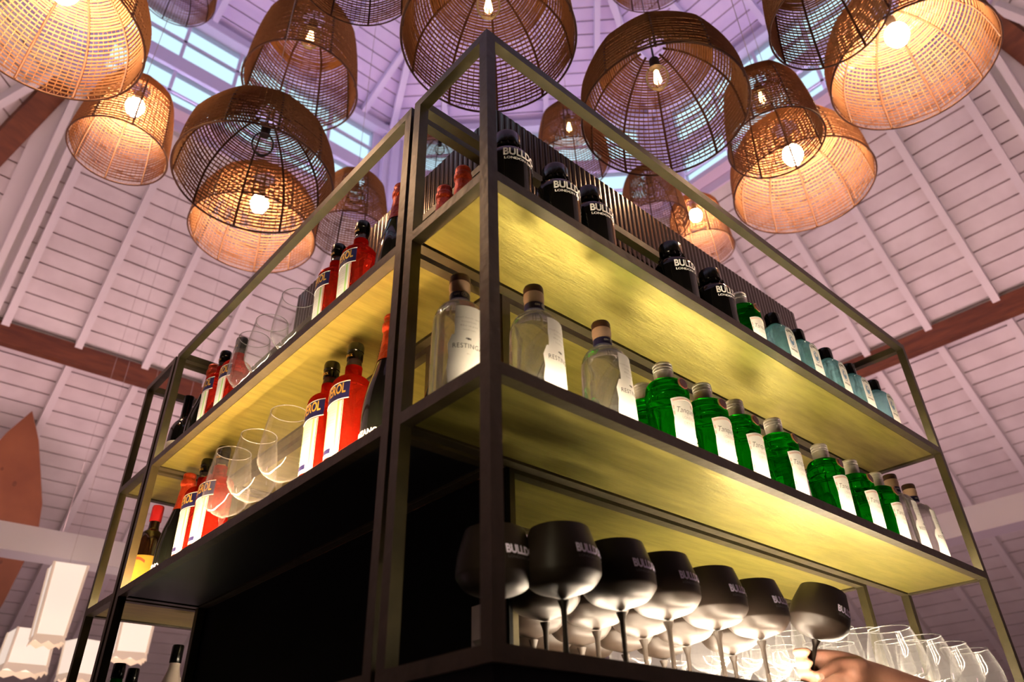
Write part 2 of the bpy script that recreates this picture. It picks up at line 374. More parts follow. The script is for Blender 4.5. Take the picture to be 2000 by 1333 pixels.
# lantern: clerestory windows between the two roofs
for n_, deg in enumerate(FAC):
    phi = math.radians(deg); hw = A0*TN
    root = tag(empty('window_%d' % (n_+1)), kind='structure')
    b = B()
    def slab(u0, u1, z0, z1, d0=0., d1=.08, m=M['violet_lit_trim']):
        b.hexa([FP(phi, A0-d0, u0, z0), FP(phi, A0-d0, u1, z0), FP(phi, A0+d1, u1, z0), FP(phi, A0+d1, u0, z0),
                FP(phi, A0-d0, u0, z1), FP(phi, A0-d0, u1, z1), FP(phi, A0+d1, u1, z1), FP(phi, A0+d1, u0, z1)], m)
    slab(-hw, hw, Z0-.02, 6.44); slab(-hw+.1, hw-.1, 6.44, 6.50, .13); slab(-hw+.22, hw-.22, 7.02, 7.19, .02); slab(-hw, hw, 7.70, 7.80, .10); slab(-hw, hw, 7.80, ZT+.02, .02)
    slab(-hw, -hw+.22, 6.50, 7.70); slab(hw-.22, hw, 6.50, 7.70)
    b.bar(FP(phi, A0-.03, hw-.06, Z0), FP(phi, A0-.03, hw-.06, ZT), .09, .09, M['violet_lit_trim']); b.bar(FP(phi, A0-.03, -hw+.06, Z0), FP(phi, A0-.03, -hw+.06, ZT), .09, .09, M['violet_lit_trim'])
    tag(b.build('window_frame', root, smooth=False), kind='structure')
    for z0, z1 in ((6.50, 7.02), (7.19, 7.70)):
        b = B()
        nmu = 4
        for i in range(1, nmu+1):
            uu = -hw+.22+(2*hw-.44)*i/(nmu+1); slab(uu-.015, uu+.015, z0, z1, -.01, .04)
        zm = (z0+z1)/2; slab(-hw+.22, hw-.22, zm-.013, zm+.013, -.01, .04)
        tag(b.build('window_sash', root, smooth=False), kind='structure')
        b = B(); slab(-hw+.22, hw-.22, z0, z1, -.020, .026, M['pane'])
        tag(b.build('window_pane', root, smooth=False), kind='structure')
for deg, nm in ((90, 'left'), (45, 'middle'), (0, 'right'), (135, 'far left'), (-45, 'far right')):  # unseen bars added to brighten the low roof and the tie beams
    phi = math.radians(deg); hw = 1.0; b = B()
    for dz, m in ((0, 'black'), (.055, 'wash')):
        b.hexa([FP(phi, 3.25, -hw, -.25+dz), FP(phi, 3.25, hw, -.25+dz), FP(phi, 3.35, hw, -.25+dz), FP(phi, 3.35, -hw, -.25+dz), FP(phi, 3.25, -hw, -.195+dz*.2), FP(phi, 3.25, hw, -.195+dz*.2), FP(phi, 3.35, hw, -.195+dz*.2), FP(phi, 3.35, -hw, -.195+dz*.2)], M[m])
    tag(b.build('added_floor_light', smooth=False), 'lilac fill light bar added on the floor below the %s tie beam' % nm, 'light bar', 'added floor light bars')
for deg, nm in ((90, 'left'), (45, 'middle'), (0, 'right'), (135, 'far left'), (-45, 'far right')):  # unseen sill strips added to light the upper roof violet
    phi = math.radians(deg); hw = A0*TN-.25; b = B(); a0, a1 = A0-.05, A0-.028
    b.hexa([FP(phi, a0, -hw, 6.501), FP(phi, a0, hw, 6.501), FP(phi, a1, hw, 6.501), FP(phi, a1, -hw, 6.501), FP(phi, a0, -hw, 6.507), FP(phi, a0, hw, 6.507), FP(phi, a1, hw, 6.507), FP(phi, a1, -hw, 6.507)], M['sill_fill'])
    tag(b.build('light_strip', smooth=False), 'lilac fill strip added on the sill of the %s lantern window' % nm, 'light strip', 'lilac strips added in the lantern')
b = B(); b.box(-11, 13, -11, 13, -.30, -.25, M['floor']); tag(b.build('floor', smooth=False), kind='structure')
# pointed board standing behind the left tie beam, white spot under the right tie beam
b = B()
ol = [(.18, 4.27), (.30, 4.03), (.40, 3.74), (.48, 3.50), (.51, 3.30), (.49, 3.05), (.44, 2.70), (.38, 2.45), (.28, 2.25), (.18, 2.20)]
ol2 = ol + [(.36-x, z) for x, z in ol[-2:0:-1]]
n = len(ol2)
b.add([(x, 6.28, z) for x, z in ol2]+[(x, 6.33, z) for x, z in ol2], [tuple(range(n)), tuple(range(n, 2*n))[::-1]]+[(i, (i+1) % n, n+(i+1) % n, n+i) for i in range(n)], M['leaf_wood'])
for kx, kz, kr in ((.24, 3.62, .016), (.10, 3.3, .012), (.33, 3.0, .014), (.12, 3.72, .012)):
    b.add([(kx+kr*math.cos(2*PI*i/10), 6.2795, kz+1.4*kr*math.sin(2*PI*i/10)) for i in range(10)], [tuple(range(10))], M['brown_wood'])
tag(b.build('pointed_board', smooth=False), 'russet wooden board with a pointed leaf-shaped top behind the left white tie beam', 'board')
t = empty('spotlight', (4.86, 1.075, 2.645), 0, 'small white spotlight fixed under the right white tie beam', 'spotlight')
b = B(); b.lathe([(0, .0), (.018, 0), (.018, .054), (0, .054)], M['ivory'], 20); o = b.build('base', t)
b = B(); b.lathe([(0, 0), (.024, 0), (.028, -.01), (.028, -.05), (.024, -.05), (.024, -.02), (0, -.02)], M['ivory'], 24); o = b.build('spot_head', t); o.rotation_euler = (.5, -1.0, 0)
b = B(); b.lathe([(0, -.062), (.016, -.058), (.0235, -.046), (0, -.045)], emis('spot lens', (1, .86, .75), 3), 24); o2 = b.build('lens', o)
# ================================================================== SHELVING
ZTOP, ZA, ZB, ZC = 2.5, 2.131, 1.761, 1.390
PW, RT, RD = .021, .0205, .021
LX, LY, DP = 1.786, 1.80, .235
def rail(b, x0, x1, y0, y1, z, m): b.box(x0, x1, y0, y1, z-RT, z, m)
def unit(name, label, x0, x1, y0, y1, levels, ztop, zbot, leds=(), dark=()):
    root = empty(name, (x0, y0, zbot), 0, label, 'shelving')
    root['group'] = 'shelving units around the bar'
    L = Vector((x0, y0, zbot))
    def fin(b, nm, par=root, **k):
        b.v = [tuple(Vector(v)-L) for v in b.v]; return b.build(nm, par, smooth=False)
    for px, py in ((x0, y0), (x1-PW, y0), (x1-PW, y1-PW), (x0, y1-PW)):
        b = B(); b.box(px, px+PW, py, py+PW, zbot, ztop, M['frame']); fin(b, 'post')
    def ring(z, nm):
        b = B(); e = .0004
        rail(b, x0+PW, x1-PW, y0, y0+RD, z, M['frame']); rail(b, x0+PW, x1-PW, y1-RD, y1, z, M['frame'])
        rail(b, x0, x0+RD, y0+PW, y1-PW, z-e, M['frame']); rail(b, x1-RD, x1, y0+PW, y1-PW, z-e, M['frame'])
        return fin(b, nm)
    if ztop > max(levels)+.1: ring(ztop-.0002, 'top_frame')
    for z in levels:
        ring(z, 'shelf_frame')
        b = B(); g = .0035
        b.box(x0+RD+g, x1-RD-g, y0+RD+g, y1-RD-g, z-.017, z-.002, M['shelf'] if z > ZC and z not in dark else (M['black'] if z == ZC else M['satin_under']))
        b.box(x0+RD-.004, x1-RD+.004, y0+RD-.004, y1-RD+.004, z-.006, z-.003, M['black'])
        fin(b, 'shelf')
    for nm, bx, m in leds:
        b = B(); b.box(*bx, M[m]); fin(b, 'light_strip')
    return root
s_ = -.0015
unit('shelving_unit', 'long open metal shelving unit facing right, with gin bottles and black balloon glasses', 0, LX, 0, DP, (ZA, ZB, ZC), ZTOP, ZC-RT, [
    ('a', (.05, LX-.05, .026, .034, ZA+s_, ZA+.004), 'ledtop'), ('b', (.05, LX-.05, .026, .034, ZB+s_, ZB+.004), 'led'),
    ('c', (.36, LX-.05, .141, .149, ZC+s_, ZC+.004), 'ledbase'), ('v', (.0215, .0240, .0215, .0240, ZC+.012, ZB-.05), 'ledpost'), ('d', (.30, LX-.05, .200, .208, ZC+s_, ZC+.004), 'ledbase'), ('e', (.36, .80, .0225, .0275, ZC+s_, ZC+.003), 'ledfront')])
unit('shelving_unit', 'open metal shelving unit facing left, with red aperitif bottles and wine glasses', 0, DP, .247, 1.535, (ZA, ZB, ZC), ZTOP, ZC-RT, [
    ('a', (.026, .034, .30, 1.49, ZA+s_, ZA+.004), 'ledtop'), ('b', (.026, .034, .30, 1.49, ZB+s_, ZB+.004), 'ledwarm')], dark=(ZB,))
unit('shelving_unit', 'far left end shelving unit behind the yellow labelled bottle', 0, LX, 1.552, 1.812, (ZA, ZB, ZC), ZTOP, ZC-RT, [
    ('a', (.026, .034, 1.60, 1.77, ZB+s_, ZB+.004), 'led'), ('c', (.05, .22, 1.79, 1.795, ZC+s_, ZC+.004), 'led')])
unit('shelving_unit', 'inner shelving unit standing right behind the gin bottles, under the fluted box', .247, 1.585, .249, .487, (ZA, ZB, ZC), ZA+.0, ZC-RT, [
    ('b', (.30, 1.55, .292, .300, ZB+s_, ZB+.004), 'led'), ('c', (.40, 1.55, .292, .300, ZC+s_, ZC+.004), 'ledbase')])
unit('shelving_unit', 'inner shelving unit behind the red aperitif bottles, against the left unit', .249, .487, .491, 1.535, (ZA, ZB), ZA, ZB-RT)
# black back panel below the left shelves
b = B(); b.box(.2365, .2445, .2495, 1.535, ZC, ZB-RT-.001, M['black']); b.box(.2365, .2445, .2362, .2482, ZC, ZB-RT-.001, M['black'])
tag(b.build('back_panel', smooth=False), 'tall matt black panel closing the space under the left shelves', 'panel')
# fluted box on top
def fluted(b, P, Q, z0, z1, period=.0195, amp=.0010, seg=8):
    P, Q = Vector(P), Vector(Q); d = (Q-P); L = d.length; d.normalize(); nrm = Vector((d.y, -d.x, 0))
    n = int(L/period)*seg; vs = []
    for i in range(n+1):
        t = i/n*L; ph = 2*PI*t/period; off = amp*(abs(math.sin(ph/2))**.6*2-1)
        p = P+d*t+nrm*off; vs += [(p.x, p.y, z0), (p.x, p.y, z1)]
    b.add(vs, [(2*i, 2*i+2, 2*i+3, 2*i+1) for i in range(n)], M['flute'])
t = empty('fluted_box', (.25, .255, ZA), 0, 'dark fluted metal box rising behind the top shelf bottles', 'box')
def fin2(b, nm, a=35): b.v = [tuple(Vector(v)-Vector((.25, .255, ZA))) for v in b.v]; return b.build(nm, t, angle=a)
fx0, fx1, fy0, fy1, fz0, fz1 = .247, 1.614, .252, 1.26, 2.19, 2.688
b = B(); fluted(b, (fx0, fy0, 0), (fx1, fy0, 0), fz0, fz1); fin2(b, 'fluted_panel', 60)
b = B(); fluted(b, (fx0, fy1, 0), (fx0, fy0, 0), fz0, fz1); fin2(b, 'fluted_panel', 60)
b = B(); b.box(fx0+.008, fx1, fy0+.008, fy1, fz0+.002, fz1, M['black']); fin2(b, 'core')
b = B(); b.box(fx0-.004, fx1+.004, fy0-.004, fy0+.03, fz0-.028, fz0-.001, M['frame']); b.box(fx0-.004, fx0+.03, fy0+.031, fy1, fz0-.028, fz0-.001, M['frame'])
b.box(fx0+.02, fx0+.05, fy0+.012, fy0+.042, ZA+.001, fz0-.028, M['frame']); b.box(fx1-.05, fx1-.02, fy0+.012, fy0+.042, ZA+.001, fz0-.028, M['frame']); b.box(fx0+.01, fx0+.04, fy1-.06, fy1-.03, ZA+.001, fz0-.028, M['frame']); fin2(b, 'bottom_frame')
t = empty('bar_cabinet', (0, 0, -.25), 0, 'black bar cabinet that carries the whole shelving, seen only as darkness below it', 'cabinet')
b = B(); b.box(.004, LX-.004, .004, 1.808, .10, ZC-RT+.25-.0005, M['black']); b.build('body', t, smooth=False)
b = B(); b.box(.05, LX-.05, .05, 1.76, 0, .0995, M['black']); b.build('plinth', t, smooth=False)
for i in range(3):
    b = B(); b.box(.02+i*.59, .59+i*.59-.01, -.012, .0035, .14, 1.50, M['black']); d = b.build('door', t, smooth=False)
    b = B(); b.tube([(.54+i*.59, -.030, 1.05), (.54+i*.59, -.030, 1.25)], .006, M['cap_black'], 8); b.tube([(.54+i*.59, -.030, 1.06), (.54+i*.59, -.010, 1.06)], .004, M['cap_black'], 6); b.tube([(.54+i*.59, -.030, 1.24), (.54+i*.59, -.010, 1.24)], .004, M['cap_black'], 6); b.build('handle', d)
# light switch on the black panel
t = empty('light_switch', (.2365, .29, 1.483), -PI/2, 'white rocker light switch on the black panel near the corner post', 'light switch')
b = B(); b.box(-.032, .032, -.006, 0, -.036, .036, M['ivory']); b.build('plate', t, smooth=False)
b = B(); b.add([(-.02, -.0065, -.028), (.02, -.0065, -.028), (.02, -.0065, .018), (-.02, -.0065, .018), (-.018, -.015, -.02), (.018, -.015, -.02), (.018, -.008, .016), (-.018, -.008, .016)],
              [(0, 1, 5, 4), (1, 2, 6, 5), (2, 3, 7, 6), (3, 0, 4, 7), (4, 5, 6, 7), (3, 2, 1, 0)], M['ivory']); b.build('rocker', t, smooth=False)
b = B()
for i in range(3): b.box(-.006+.005*i, -.003+.005*i, -.0066, -.006, .024, .030, M['greyink'])
b.build('marking', t, smooth=False)
# ================================================================== BOTTLES (facing local -Y)
def cylprof(pts): return pts
def make_bulldog():
    r = empty('gin_bottle')
    b = B(); pf = [(0, 0)] + smooth_prof([(.046, .0), (.0485, .006), (.0485, .08), (.0485, .172), (.0465, .194), (.039, .209), (.029, .216)], 5) + [(.026, .221), (.030, .224), (.030, .231), (.025, .235), (.0, .235)]
    b.lathe(pf, M['blackgloss'], 48); b.build('bottle_body', r)
    b = B(); b.lathe([(0, .2355), (.0265, .2355), (.0280, .2375), (.0280, .266), (.0258, .270), (0, .270)], M['cap_black'], 40); b.build('cap', r)
    b = B(); n = 14
    for k in range(n):
        a = 2*PI*k/n
        for da in range(1):
            c = Vector((.0300*math.cos(a), .0300*math.sin(a), .2275)); b.add([c+Vector((.003*math.cos(2*PI*i/6), .003*math.sin(2*PI*i/6), 0)) + Vector((0, 0, h)) for h in (-.0035, .0035) for i in range(6)],
                [tuple(range(6)), tuple(range(6, 12))]+[(i, (i+1) % 6, 6+(i+1) % 6, 6+i) for i in range(6)], M['cap_black'])
    b.build('studded_collar', r)
    b = B(); wrap_text(b, 'BULLDOG', .0265, .0485, .1725, M['print_white'], bold=.0009, spacing=1.0, width=.092, ang=.05); wrap_text(b, 'LONDON DRY GIN', .0085, .0485, .1615, M['print_white'], bold=.0003, width=.089, ang=.05); b.build('lettering', r, smooth=False)
    return r
def make_tanq():
    r = empty('gin_bottle')
    b = B(); pf = [(0, 0)] + smooth_prof([(.036, 0), (.0395, .004), (.0415, .05), (.0435, .10), (.0445, .146), (.0430, .1525), (.0415, .1555), (.0440, .1600), (.0445, .170), (.0415, .1735), (.0420, .1765), (.0395, .188), (.033, .196), (.022, .2005), (.0175, .2015)], 4) + [(.0172, .203), (0, .203)]
    b.lathe(pf, M['green'], 44); b.build('bottle_body', r)
    b = B(); pc = [(0, .198), (.0195, .198), (.0200, .200), (.0200, .2215), (.0207, .222), (.0207, .2245), (.0195, .2250), (.0195, .2280), (.0207, .2285), (.0207, .2310), (.0195, .2315), (.0195, .235), (.0205, .2355), (.0205, .238), (.0185, .241), (0, .241)]
    b.lathe(pc, M['silver'], 36); b.build('cap', r)
    pr = lambda z: .0435+.001*(z-.10)/.046 if z > .10 else (.0415+.002*(z-.05)/.05 if z > .05 else .0395+(.002)*(z-.004)/.046)
    b = B()
    lab = B(); n = 18; vs = []; fs = []
    for i in range(n+1):
        u = i/n; a = -.80+1.60*u; top = .141+.006*math.sin(PI*u)
        notch = .0
        for z in (.030, .090, .100, top):
            aa = a
            if z == .100 and i in (0, n): aa = a*(.93)
            if z == .090 and i in (0, n): aa = a*(.96)
            R_ = pr(z)+.0009; vs.append((R_*math.sin(aa), -R_*math.cos(aa), z))
    for i in range(n):
        for k in range(3): fs.append((i*4+k, i*4+4+k, i*4+5+k, i*4+1+k))
    lab.add(vs, fs, M['white']); lo = lab.build('label', r)
    b = B()
    for z0, z1, a0, a1 in ((.1035, .1065, -.72, .72),): b.patch(.0452, a0, a1, z0, z1, M['pinkborder'], 12, .0006, f=lambda u: (.1345+.0055*math.sin(PI*u), .1385+.0055*math.sin(PI*u)))
    for sg in (-1, 1):
        for z0 in (.040, .052, .064, .106, .118):
            b.patch(.0434+.0012*(z0 > .1), sg*.74, sg*.68, z0, z0+.008, M['pinkborder'], 2, .0009)
    wrap_text(b, 'Tanqueray', .0175, .0440, .1115, M['ink'], shear=.35, width=.058, bold=-.0002, prof=lambda z: pr(z)+.0006)
    wrap_text(b, 'LONDON', .0085, .0430, .0985, M['greyink'], width=.034, prof=lambda z: pr(z)+.0006); wrap_text(b, 'DRY GIN', .0085, .0430, .0870, M['greyink'], width=.030, prof=lambda z: pr(z)+.0006)
    # small emblem
    b.add([((.0444+.0012)*math.sin(.28+.10*math.cos(t_)), -(.0444+.0012)*math.cos(.28+.10*math.cos(t_)), .1295+.0045*math.sin(t_)) for t_ in [2*PI*i/10 for i in range(10)]], [tuple(range(10))], M['greyink'])
    wrap_text(b, 'IMPORTED', .006, .0430, .060, M['greyink'], width=.022, prof=lambda z: pr(z)+.0006)
    b.build('lettering', lo, smooth=False)
    b = B(); n = 20
    for rr, zz, m in ((.0125, .0028, 'sealrim'), (.0100, .0034, 'seal')):
        vs = []
        for h in (0, 1):
            for i in range(n):
                t_ = 2*PI*i/n; a = .02+rr*math.cos(t_)/.042; z = .1805+rr*1.05*math.sin(t_); R_ = .0425+(zz if h else -.003) - .30*max(0, z-.184)
                vs.append((R_*math.sin(a), -R_*math.cos(a), z))
        b.add(vs, [tuple(range(n, 2*n))]+[(i, (i+1) % n, n+(i+1) % n, n+i) for i in range(n)], M[m])
    b.build('wax_seal', r)
    return r
def sq_round(p):  # superellipse factor
    return lambda a, z: 1/((abs(math.cos(a))**p+abs(math.sin(a))**p)**(1/p))
def make_bombay():
    r = empty('gin_bottle'); f = sq_round(3.2)
    def sq(a, z): k = max(0, min(1, (.198-z)/.03)); return 1+(f(a+PI/4-PI/4, z)-1)*k
    b = B(); pf = [(0, 0)] + smooth_prof([(.034, 0), (.0365, .005), (.0365, .08), (.0365, .165), (.0350, .182), (.028, .195), (.0195, .200)], 5) + [(.0160, .206), (0, .206)]
    b.lathe(pf, M['blue'], 48, sq=sq); b.build('bottle_body', r)
    b = B(); b.lathe([(0, .2065), (.0185, .2065), (.0198, .209), (.0198, .238), (.018, .242), (0, .242)], M['cap_black'], 36); cp = b.build('cap', r)
    b = B(); b.patch(.0199, .35, .75, .207, .242, M['white'], 4); b.build('seal_strip', r)
    b = B(); y = -.0374; ol = [(-.022, .080), (.022, .080), (.022, .163)] + [(.022*math.cos(t_), .163+.020*math.sin(t_)) for t_ in [PI*i/12 for i in range(1, 12)]] + [(-.022, .163)]
    n = len(ol); b.add([(x, y, z) for x, z in ol]+[(x, y-.0007, z) for x, z in ol], [tuple(range(n, 2*n))]+[(i, (i+1) % n, n+(i+1) % n, n+i) for i in range(n)], M['white']); lo = b.build('label', r, smooth=False)
    b = B(); q = y-.0010
    def flat(vs, fs, m): b.add([(v[0], q, v[1]) for v in vs], fs, m)
    def ell(cx, cz, rx, rz, m, n=18): flat([(cx+rx*math.cos(2*PI*i/n), cz+rz*math.sin(2*PI*i/n)) for i in range(n)], [tuple(range(n))], m)
    def ringe(cx, cz, rx, rz, wd, m, a0=0, a1=2*PI, n=24):
        vs = []
        for i in range(n+1):
            t_ = a0+(a1-a0)*i/n; vs += [(cx+rx*math.cos(t_), cz+rz*math.sin(t_)), (cx+(rx-wd)*math.cos(t_), cz+(rz-wd)*math.sin(t_))]
        flat(vs, [(2*i, 2*i+2, 2*i+3, 2*i+1) for i in range(n)], m)
    ringe(0, .163, .0205, .0185, .0012, M['bluelbl'], 0, PI); ringe(0, .139, .0125, .019, .0016, M['bluelbl']); ell(0, .140, .0085, .014, M['bluelbl']); q -= .0003
    ell(.001, .145, .0038, .006, M['cream']); q += .0003
    vs, fs = text_mesh('BOMBAY', .011, .0003)
    wmax = max(v.x for v in vs); vs2 = []
    for v in vs:
        t_ = -v.x/wmax*1.05; R_ = .0115+v.y*.9; vs2.append((R_*1.2*math.sin(-t_), .1565+R_*math.cos(t_)))
    flat(vs2, fs, M['ink'])
    vs, fs = text_mesh('SAPPHIRE', .0085, .0002); k = .032/(2*max(v.x for v in vs)); flat([(v.x*k, .108+v.y) for v in vs], fs, M['ink'])
    vs, fs = text_mesh('LONDON DRY GIN', .005); k = .030/(2*max(v.x for v in vs)); flat([(v.x*k, .094+v.y) for v in vs], fs, M['greyink'])
    b.build('lettering', lo, smooth=False)
    return r
def make_restinga():
    r = empty('gin_bottle')
    b = B(); pf = [(0, 0)] + smooth_prof([(.043, 0), (.0475, .005), (.0475, .05), (.0470, .10), (.0455, .155), (.0435, .176), (.036, .194), (.024, .204), (.0175, .208)], 5) + [(.0162, .213), (.0165, .218), (0, .218)]
    b.lathe(pf, M['clear'], 48); b.build('bottle_body', r)
    b = B(); b.lathe([(0, .2265), (.0165, .2265), (.0180, .229), (.0174, .234), (.0188, .240), (.0184, .248), (.0180, .250), (0, .250)], M['corkpale'], 32); b.build('neck_collar', r)
    b = B(); b.lathe([(0, .250), (.0178, .250), (.0185, .252), (.0185, .262), (.0170, .2655), (0, .2655)], M['cork'], 32); b.build('stopper', r)
    b = B(); b.lathe([(0, .2125), (.0178, .2125), (.0180, .214), (.0180, .2255), (.0178, .2265), (0, .2265)], M['navy'], 32); nb = b.build('neck_band', r)
    b = B()
    for r0, r1 in ((.0052, .0042), (.0030, .0014)):
        vs = []
        for i in range(17):
            t_ = 2*PI*i/16
            for q in (r0, r1):
                a = .18+q*math.cos(t_)/.018; vs.append((.0187*math.sin(a), -.0187*math.cos(a), .2195+q*math.sin(t_)))
        b.add(vs, [(2*i, 2*i+2, 2*i+3, 2*i+1) for i in range(16)], M['print_white'])
    wrap_text(b, 'GIN', .0055, .0178, .2175, M['print_white'], ang=-.55, bold=.0002); b.build('emblem', nb, smooth=False)
    pr = lambda z: .0475 if z < .05 else (.0475-.0005*(z-.05)/.05 if z < .10 else .0470-.0015*(z-.10)/.055)
    b = B(); n = 16
    def wobble(i): return [0, .02, -.03, .03, .0, -.02, .04, .0, .02][i % 9]
    zs = [.030, .055, .078, .100, .118, .1185, .130, .145, .160, .176]
    left = [-.62, -.66, -.60, -.64, -.50, -.42, -.40, -.42, -.40, -.40]; right = [.72, .68, .74, .70, .66, .66, .62, .66, .62, .62]
    vs = []
    for z, l, rr in zip(zs, left, right):
        for i in range(n+1):
            a = l+(rr-l)*i/n; R_ = pr(z)+.0008; vs.append((R_*math.sin(a), -R_*math.cos(a), z))
    fs = [(k*(n+1)+i, k*(n+1)+i+1, (k+1)*(n+1)+i+1, (k+1)*(n+1)+i) for k in range(len(zs)-1) for i in range(n)]
    b.add(vs, fs, M['white']); lo = b.build('label', r)
    b = B(); P = lambda z: pr(z)+.0006
    wrap_text(b, 'RESTINGA', .0125, .047, .092, M['ink'], width=.052, prof=P, spacing=1.1, ang=.06); wrap_text(b, 'GIN', .005, .047, .108, M['ink'], prof=P, bold=.0004, ang=.06)
    for i, z in enumerate((.150, .142, .134, .126)): wrap_text(b, ['small batch spirit', 'botanicals', 'Brazil', 'handmade'][i], .0045, .047, z, M['greyink'], prof=P, ang=.1, width=[.046, .026, .03, .022][i])
    wrap_text(b, 'dry', .005, .047, .080, M['greyink'], prof=P, ang=.06); b.build('lettering', lo, smooth=False)
    return r
def make_aperol():
    r = empty('aperitif_bottle')
    b = B(); pf = [(0, 0)] + smooth_prof([(.036, 0), (.0395, .005), (.0400, .05), (.0415, .12), (.0425, .19), (.0425, .222), (.040, .236), (.032, .246), (.0205, .251), (.0178, .256)], 5) + [(.0180, .278), (0, .278)]
    b.lathe(pf, M['red'], 48); b.build('bottle_body', r)
    b = B(); b.lathe([(.0178, .2785), (.0165, .283), (.0152, .297), (.0152, .300)], M['clear_neck'], 32); b.build('bottle_neck', r)
    b = B(); b.lathe([(0, .294), (.0165, .294), (.0170, .296), (.0176, .310), (.0168, .311), (.0168, .314), (.0180, .315), (.0180, .329), (.0162, .335), (0, .336)], M['cap_black'], 36); cp = b.build('cap', r)
    b = B(); wrap_text(b, 'APEROL', .0085, .0177, .2985, M['gold'], bold=.0003, shear=.2, width=.024); b.build('lettering', cp, smooth=False); b = B(); wrap_text(b, 'APEROL', .0085, .0177, .2985, M['gold'], bold=.0003, shear=.2, ang=PI, width=.024); b.build('lettering', cp, smooth=False)
    P = lambda z: .0400+.0015*(z-.05)/.07 if z < .12 else .0415+.001*(z-.12)/.07
    b = B(); b.patch(.0428, -.84, .84, .130, .168, M['navy'], 16, .0006, f=lambda u: (.174+.012*u, .212+.012*u)); bd = b.build('name_band', r)
    b = B()
    b.patch(.0430, -.85, .85, 0, 0, M['white'], 16, .0008, f=lambda u: (.1725+.012*u, .1745+.012*u)); b.patch(.0430, -.85, .85, 0, 0, M['white'], 16, .0008, f=lambda u: (.2115+.012*u, .2135+.012*u))
    vs, fs = text_mesh('APEROL', .034, .0008); k = .060/(2*max(v.x for v in vs)); out = []
    for v in vs:
        x = v.x*k; a = x/.0445; z = .1865+(x+.036)/.072*.012+v.y*.93; out.append((.0446*math.sin(a), -.0446*math.cos(a), z))
    b.add(out, fs, M['gold']); b.build('lettering', bd, smooth=False)
    b = B(); n = 12
    def strip(a0, a1, z0, z1, m, off=.0008):
        vs = []
        for z in (z0, z0+(z1-z0)*.5, z1):
            for i in range(n+1):
                a = a0+(a1-a0)*i/n; zz = z + (.012*(i/n*(a1-a0)+a0+.85)/1.7 if z == z1 else 0); R_ = P(z)+off; vs.append((R_*math.sin(a), -R_*math.cos(a), zz))
        b.add(vs, [(q*(n+1)+i, q*(n+1)+i+1, (q+1)*(n+1)+i+1, (q+1)*(n+1)+i) for q in range(2) for i in range(n)], m)
    strip(-.62, .62, .060, .171, M['white']); lo = b.build('label', r)
    b = B()
    for sg in (-1, 1):
        strip(min(sg*.44, sg*.34), max(sg*.44, sg*.34), .076, .169, M['limegreen'], .0012); strip(min(sg*.60, sg*.565), max(sg*.60, sg*.565), .064, .169, M['orangered'], .0012)
    for z, wd in ((.160, .020), (.154, .024), (.148, .018), (.138, .024), (.132, .022), (.126, .024), (.116, .016), (.106, .022), (.100, .02)):
        wrap_text(b, 'aperitivo amaro', .0038, .041, z, M['greyink'], width=wd, prof=lambda q: P(q)+.0003)
    b.patch(.0412, -.42, .16, .068, .078, M['navy'], 6, .0008); b.build('lettering', lo, smooth=False)
    return r
def make_sparkling(name='sparkling_bottle', text=True, foil=True, H=.335):
    r = empty(name); k = H/.335
    b = B(); pf = [(0, .004), (.030, 0)] + smooth_prof([(.040, 0), (.0455, .006), (.0460, .06), (.0455, .115), (.040, .160), (.029, .205), (.020, .245), (.0165, .285)], 5) + [(.0165, .300), (0, .300)]
    b.lathe([(q, z*k) for q, z in pf], M['darkglass'], 44); b.build('bottle_body', r)
    if foil:
        b = B(); b.lathe([(q, z*k) for q, z in [(.0263, .222)]+smooth_prof([(.0240, .232), (.0212, .252), (.0185, .282), (.0180, .294), (.0205, .300), (.0205, .312), (.0175, .318), (.0185, .328), (.0150, .335), (0, .336)], 4)], M['foil'], 36); fo = b.build('foil_cap', r)
        b = B(); wrap_text(b, 'CINZANO', .012, .0218, .250*k, M['ink'], rot=-PI/2, bold=.0003, ang=-.9, prof=lambda z: .0245-.12*(z/k-.228)); b.build('lettering', fo, smooth=False)
    if text:
        b = B(); wrap_text(b, 'CINZANO', .0165, .046, .052, M['print_white'], bold=.0003, width=.066, ang=.05); b.build('lettering', r, smooth=False)
        b = B(); wrap_text(b, 'pro Spritz', .014, .046, .036, M['print_white'], shear=.25, width=.05, ang=.05); b.build('lettering', r, smooth=False)
    return r
def make_wine(name='wine_bottle'):
    r = empty(name)
    b = B(); pf = [(0, .004), (.030, 0)] + smooth_prof([(.034, 0), (.0375, .005), (.0375, .10), (.0370, .165), (.029, .195), (.0165, .215), (.0145, .250)], 5) + [(.0145, .288), (0, .288)]
    b.lathe(pf, M['darkglass'], 40); b.build('bottle_body', r)
    b = B(); b.lathe([(.0150, .235), (.0152, .285), (.0165, .287), (.0165, .298), (0, .299)], M['cap_black'], 32); b.build('capsule', r)
    b = B(); b.patch(.0378, -.9, .9, .045, .125, M['cream'], 14); b.build('label', r)
    return r
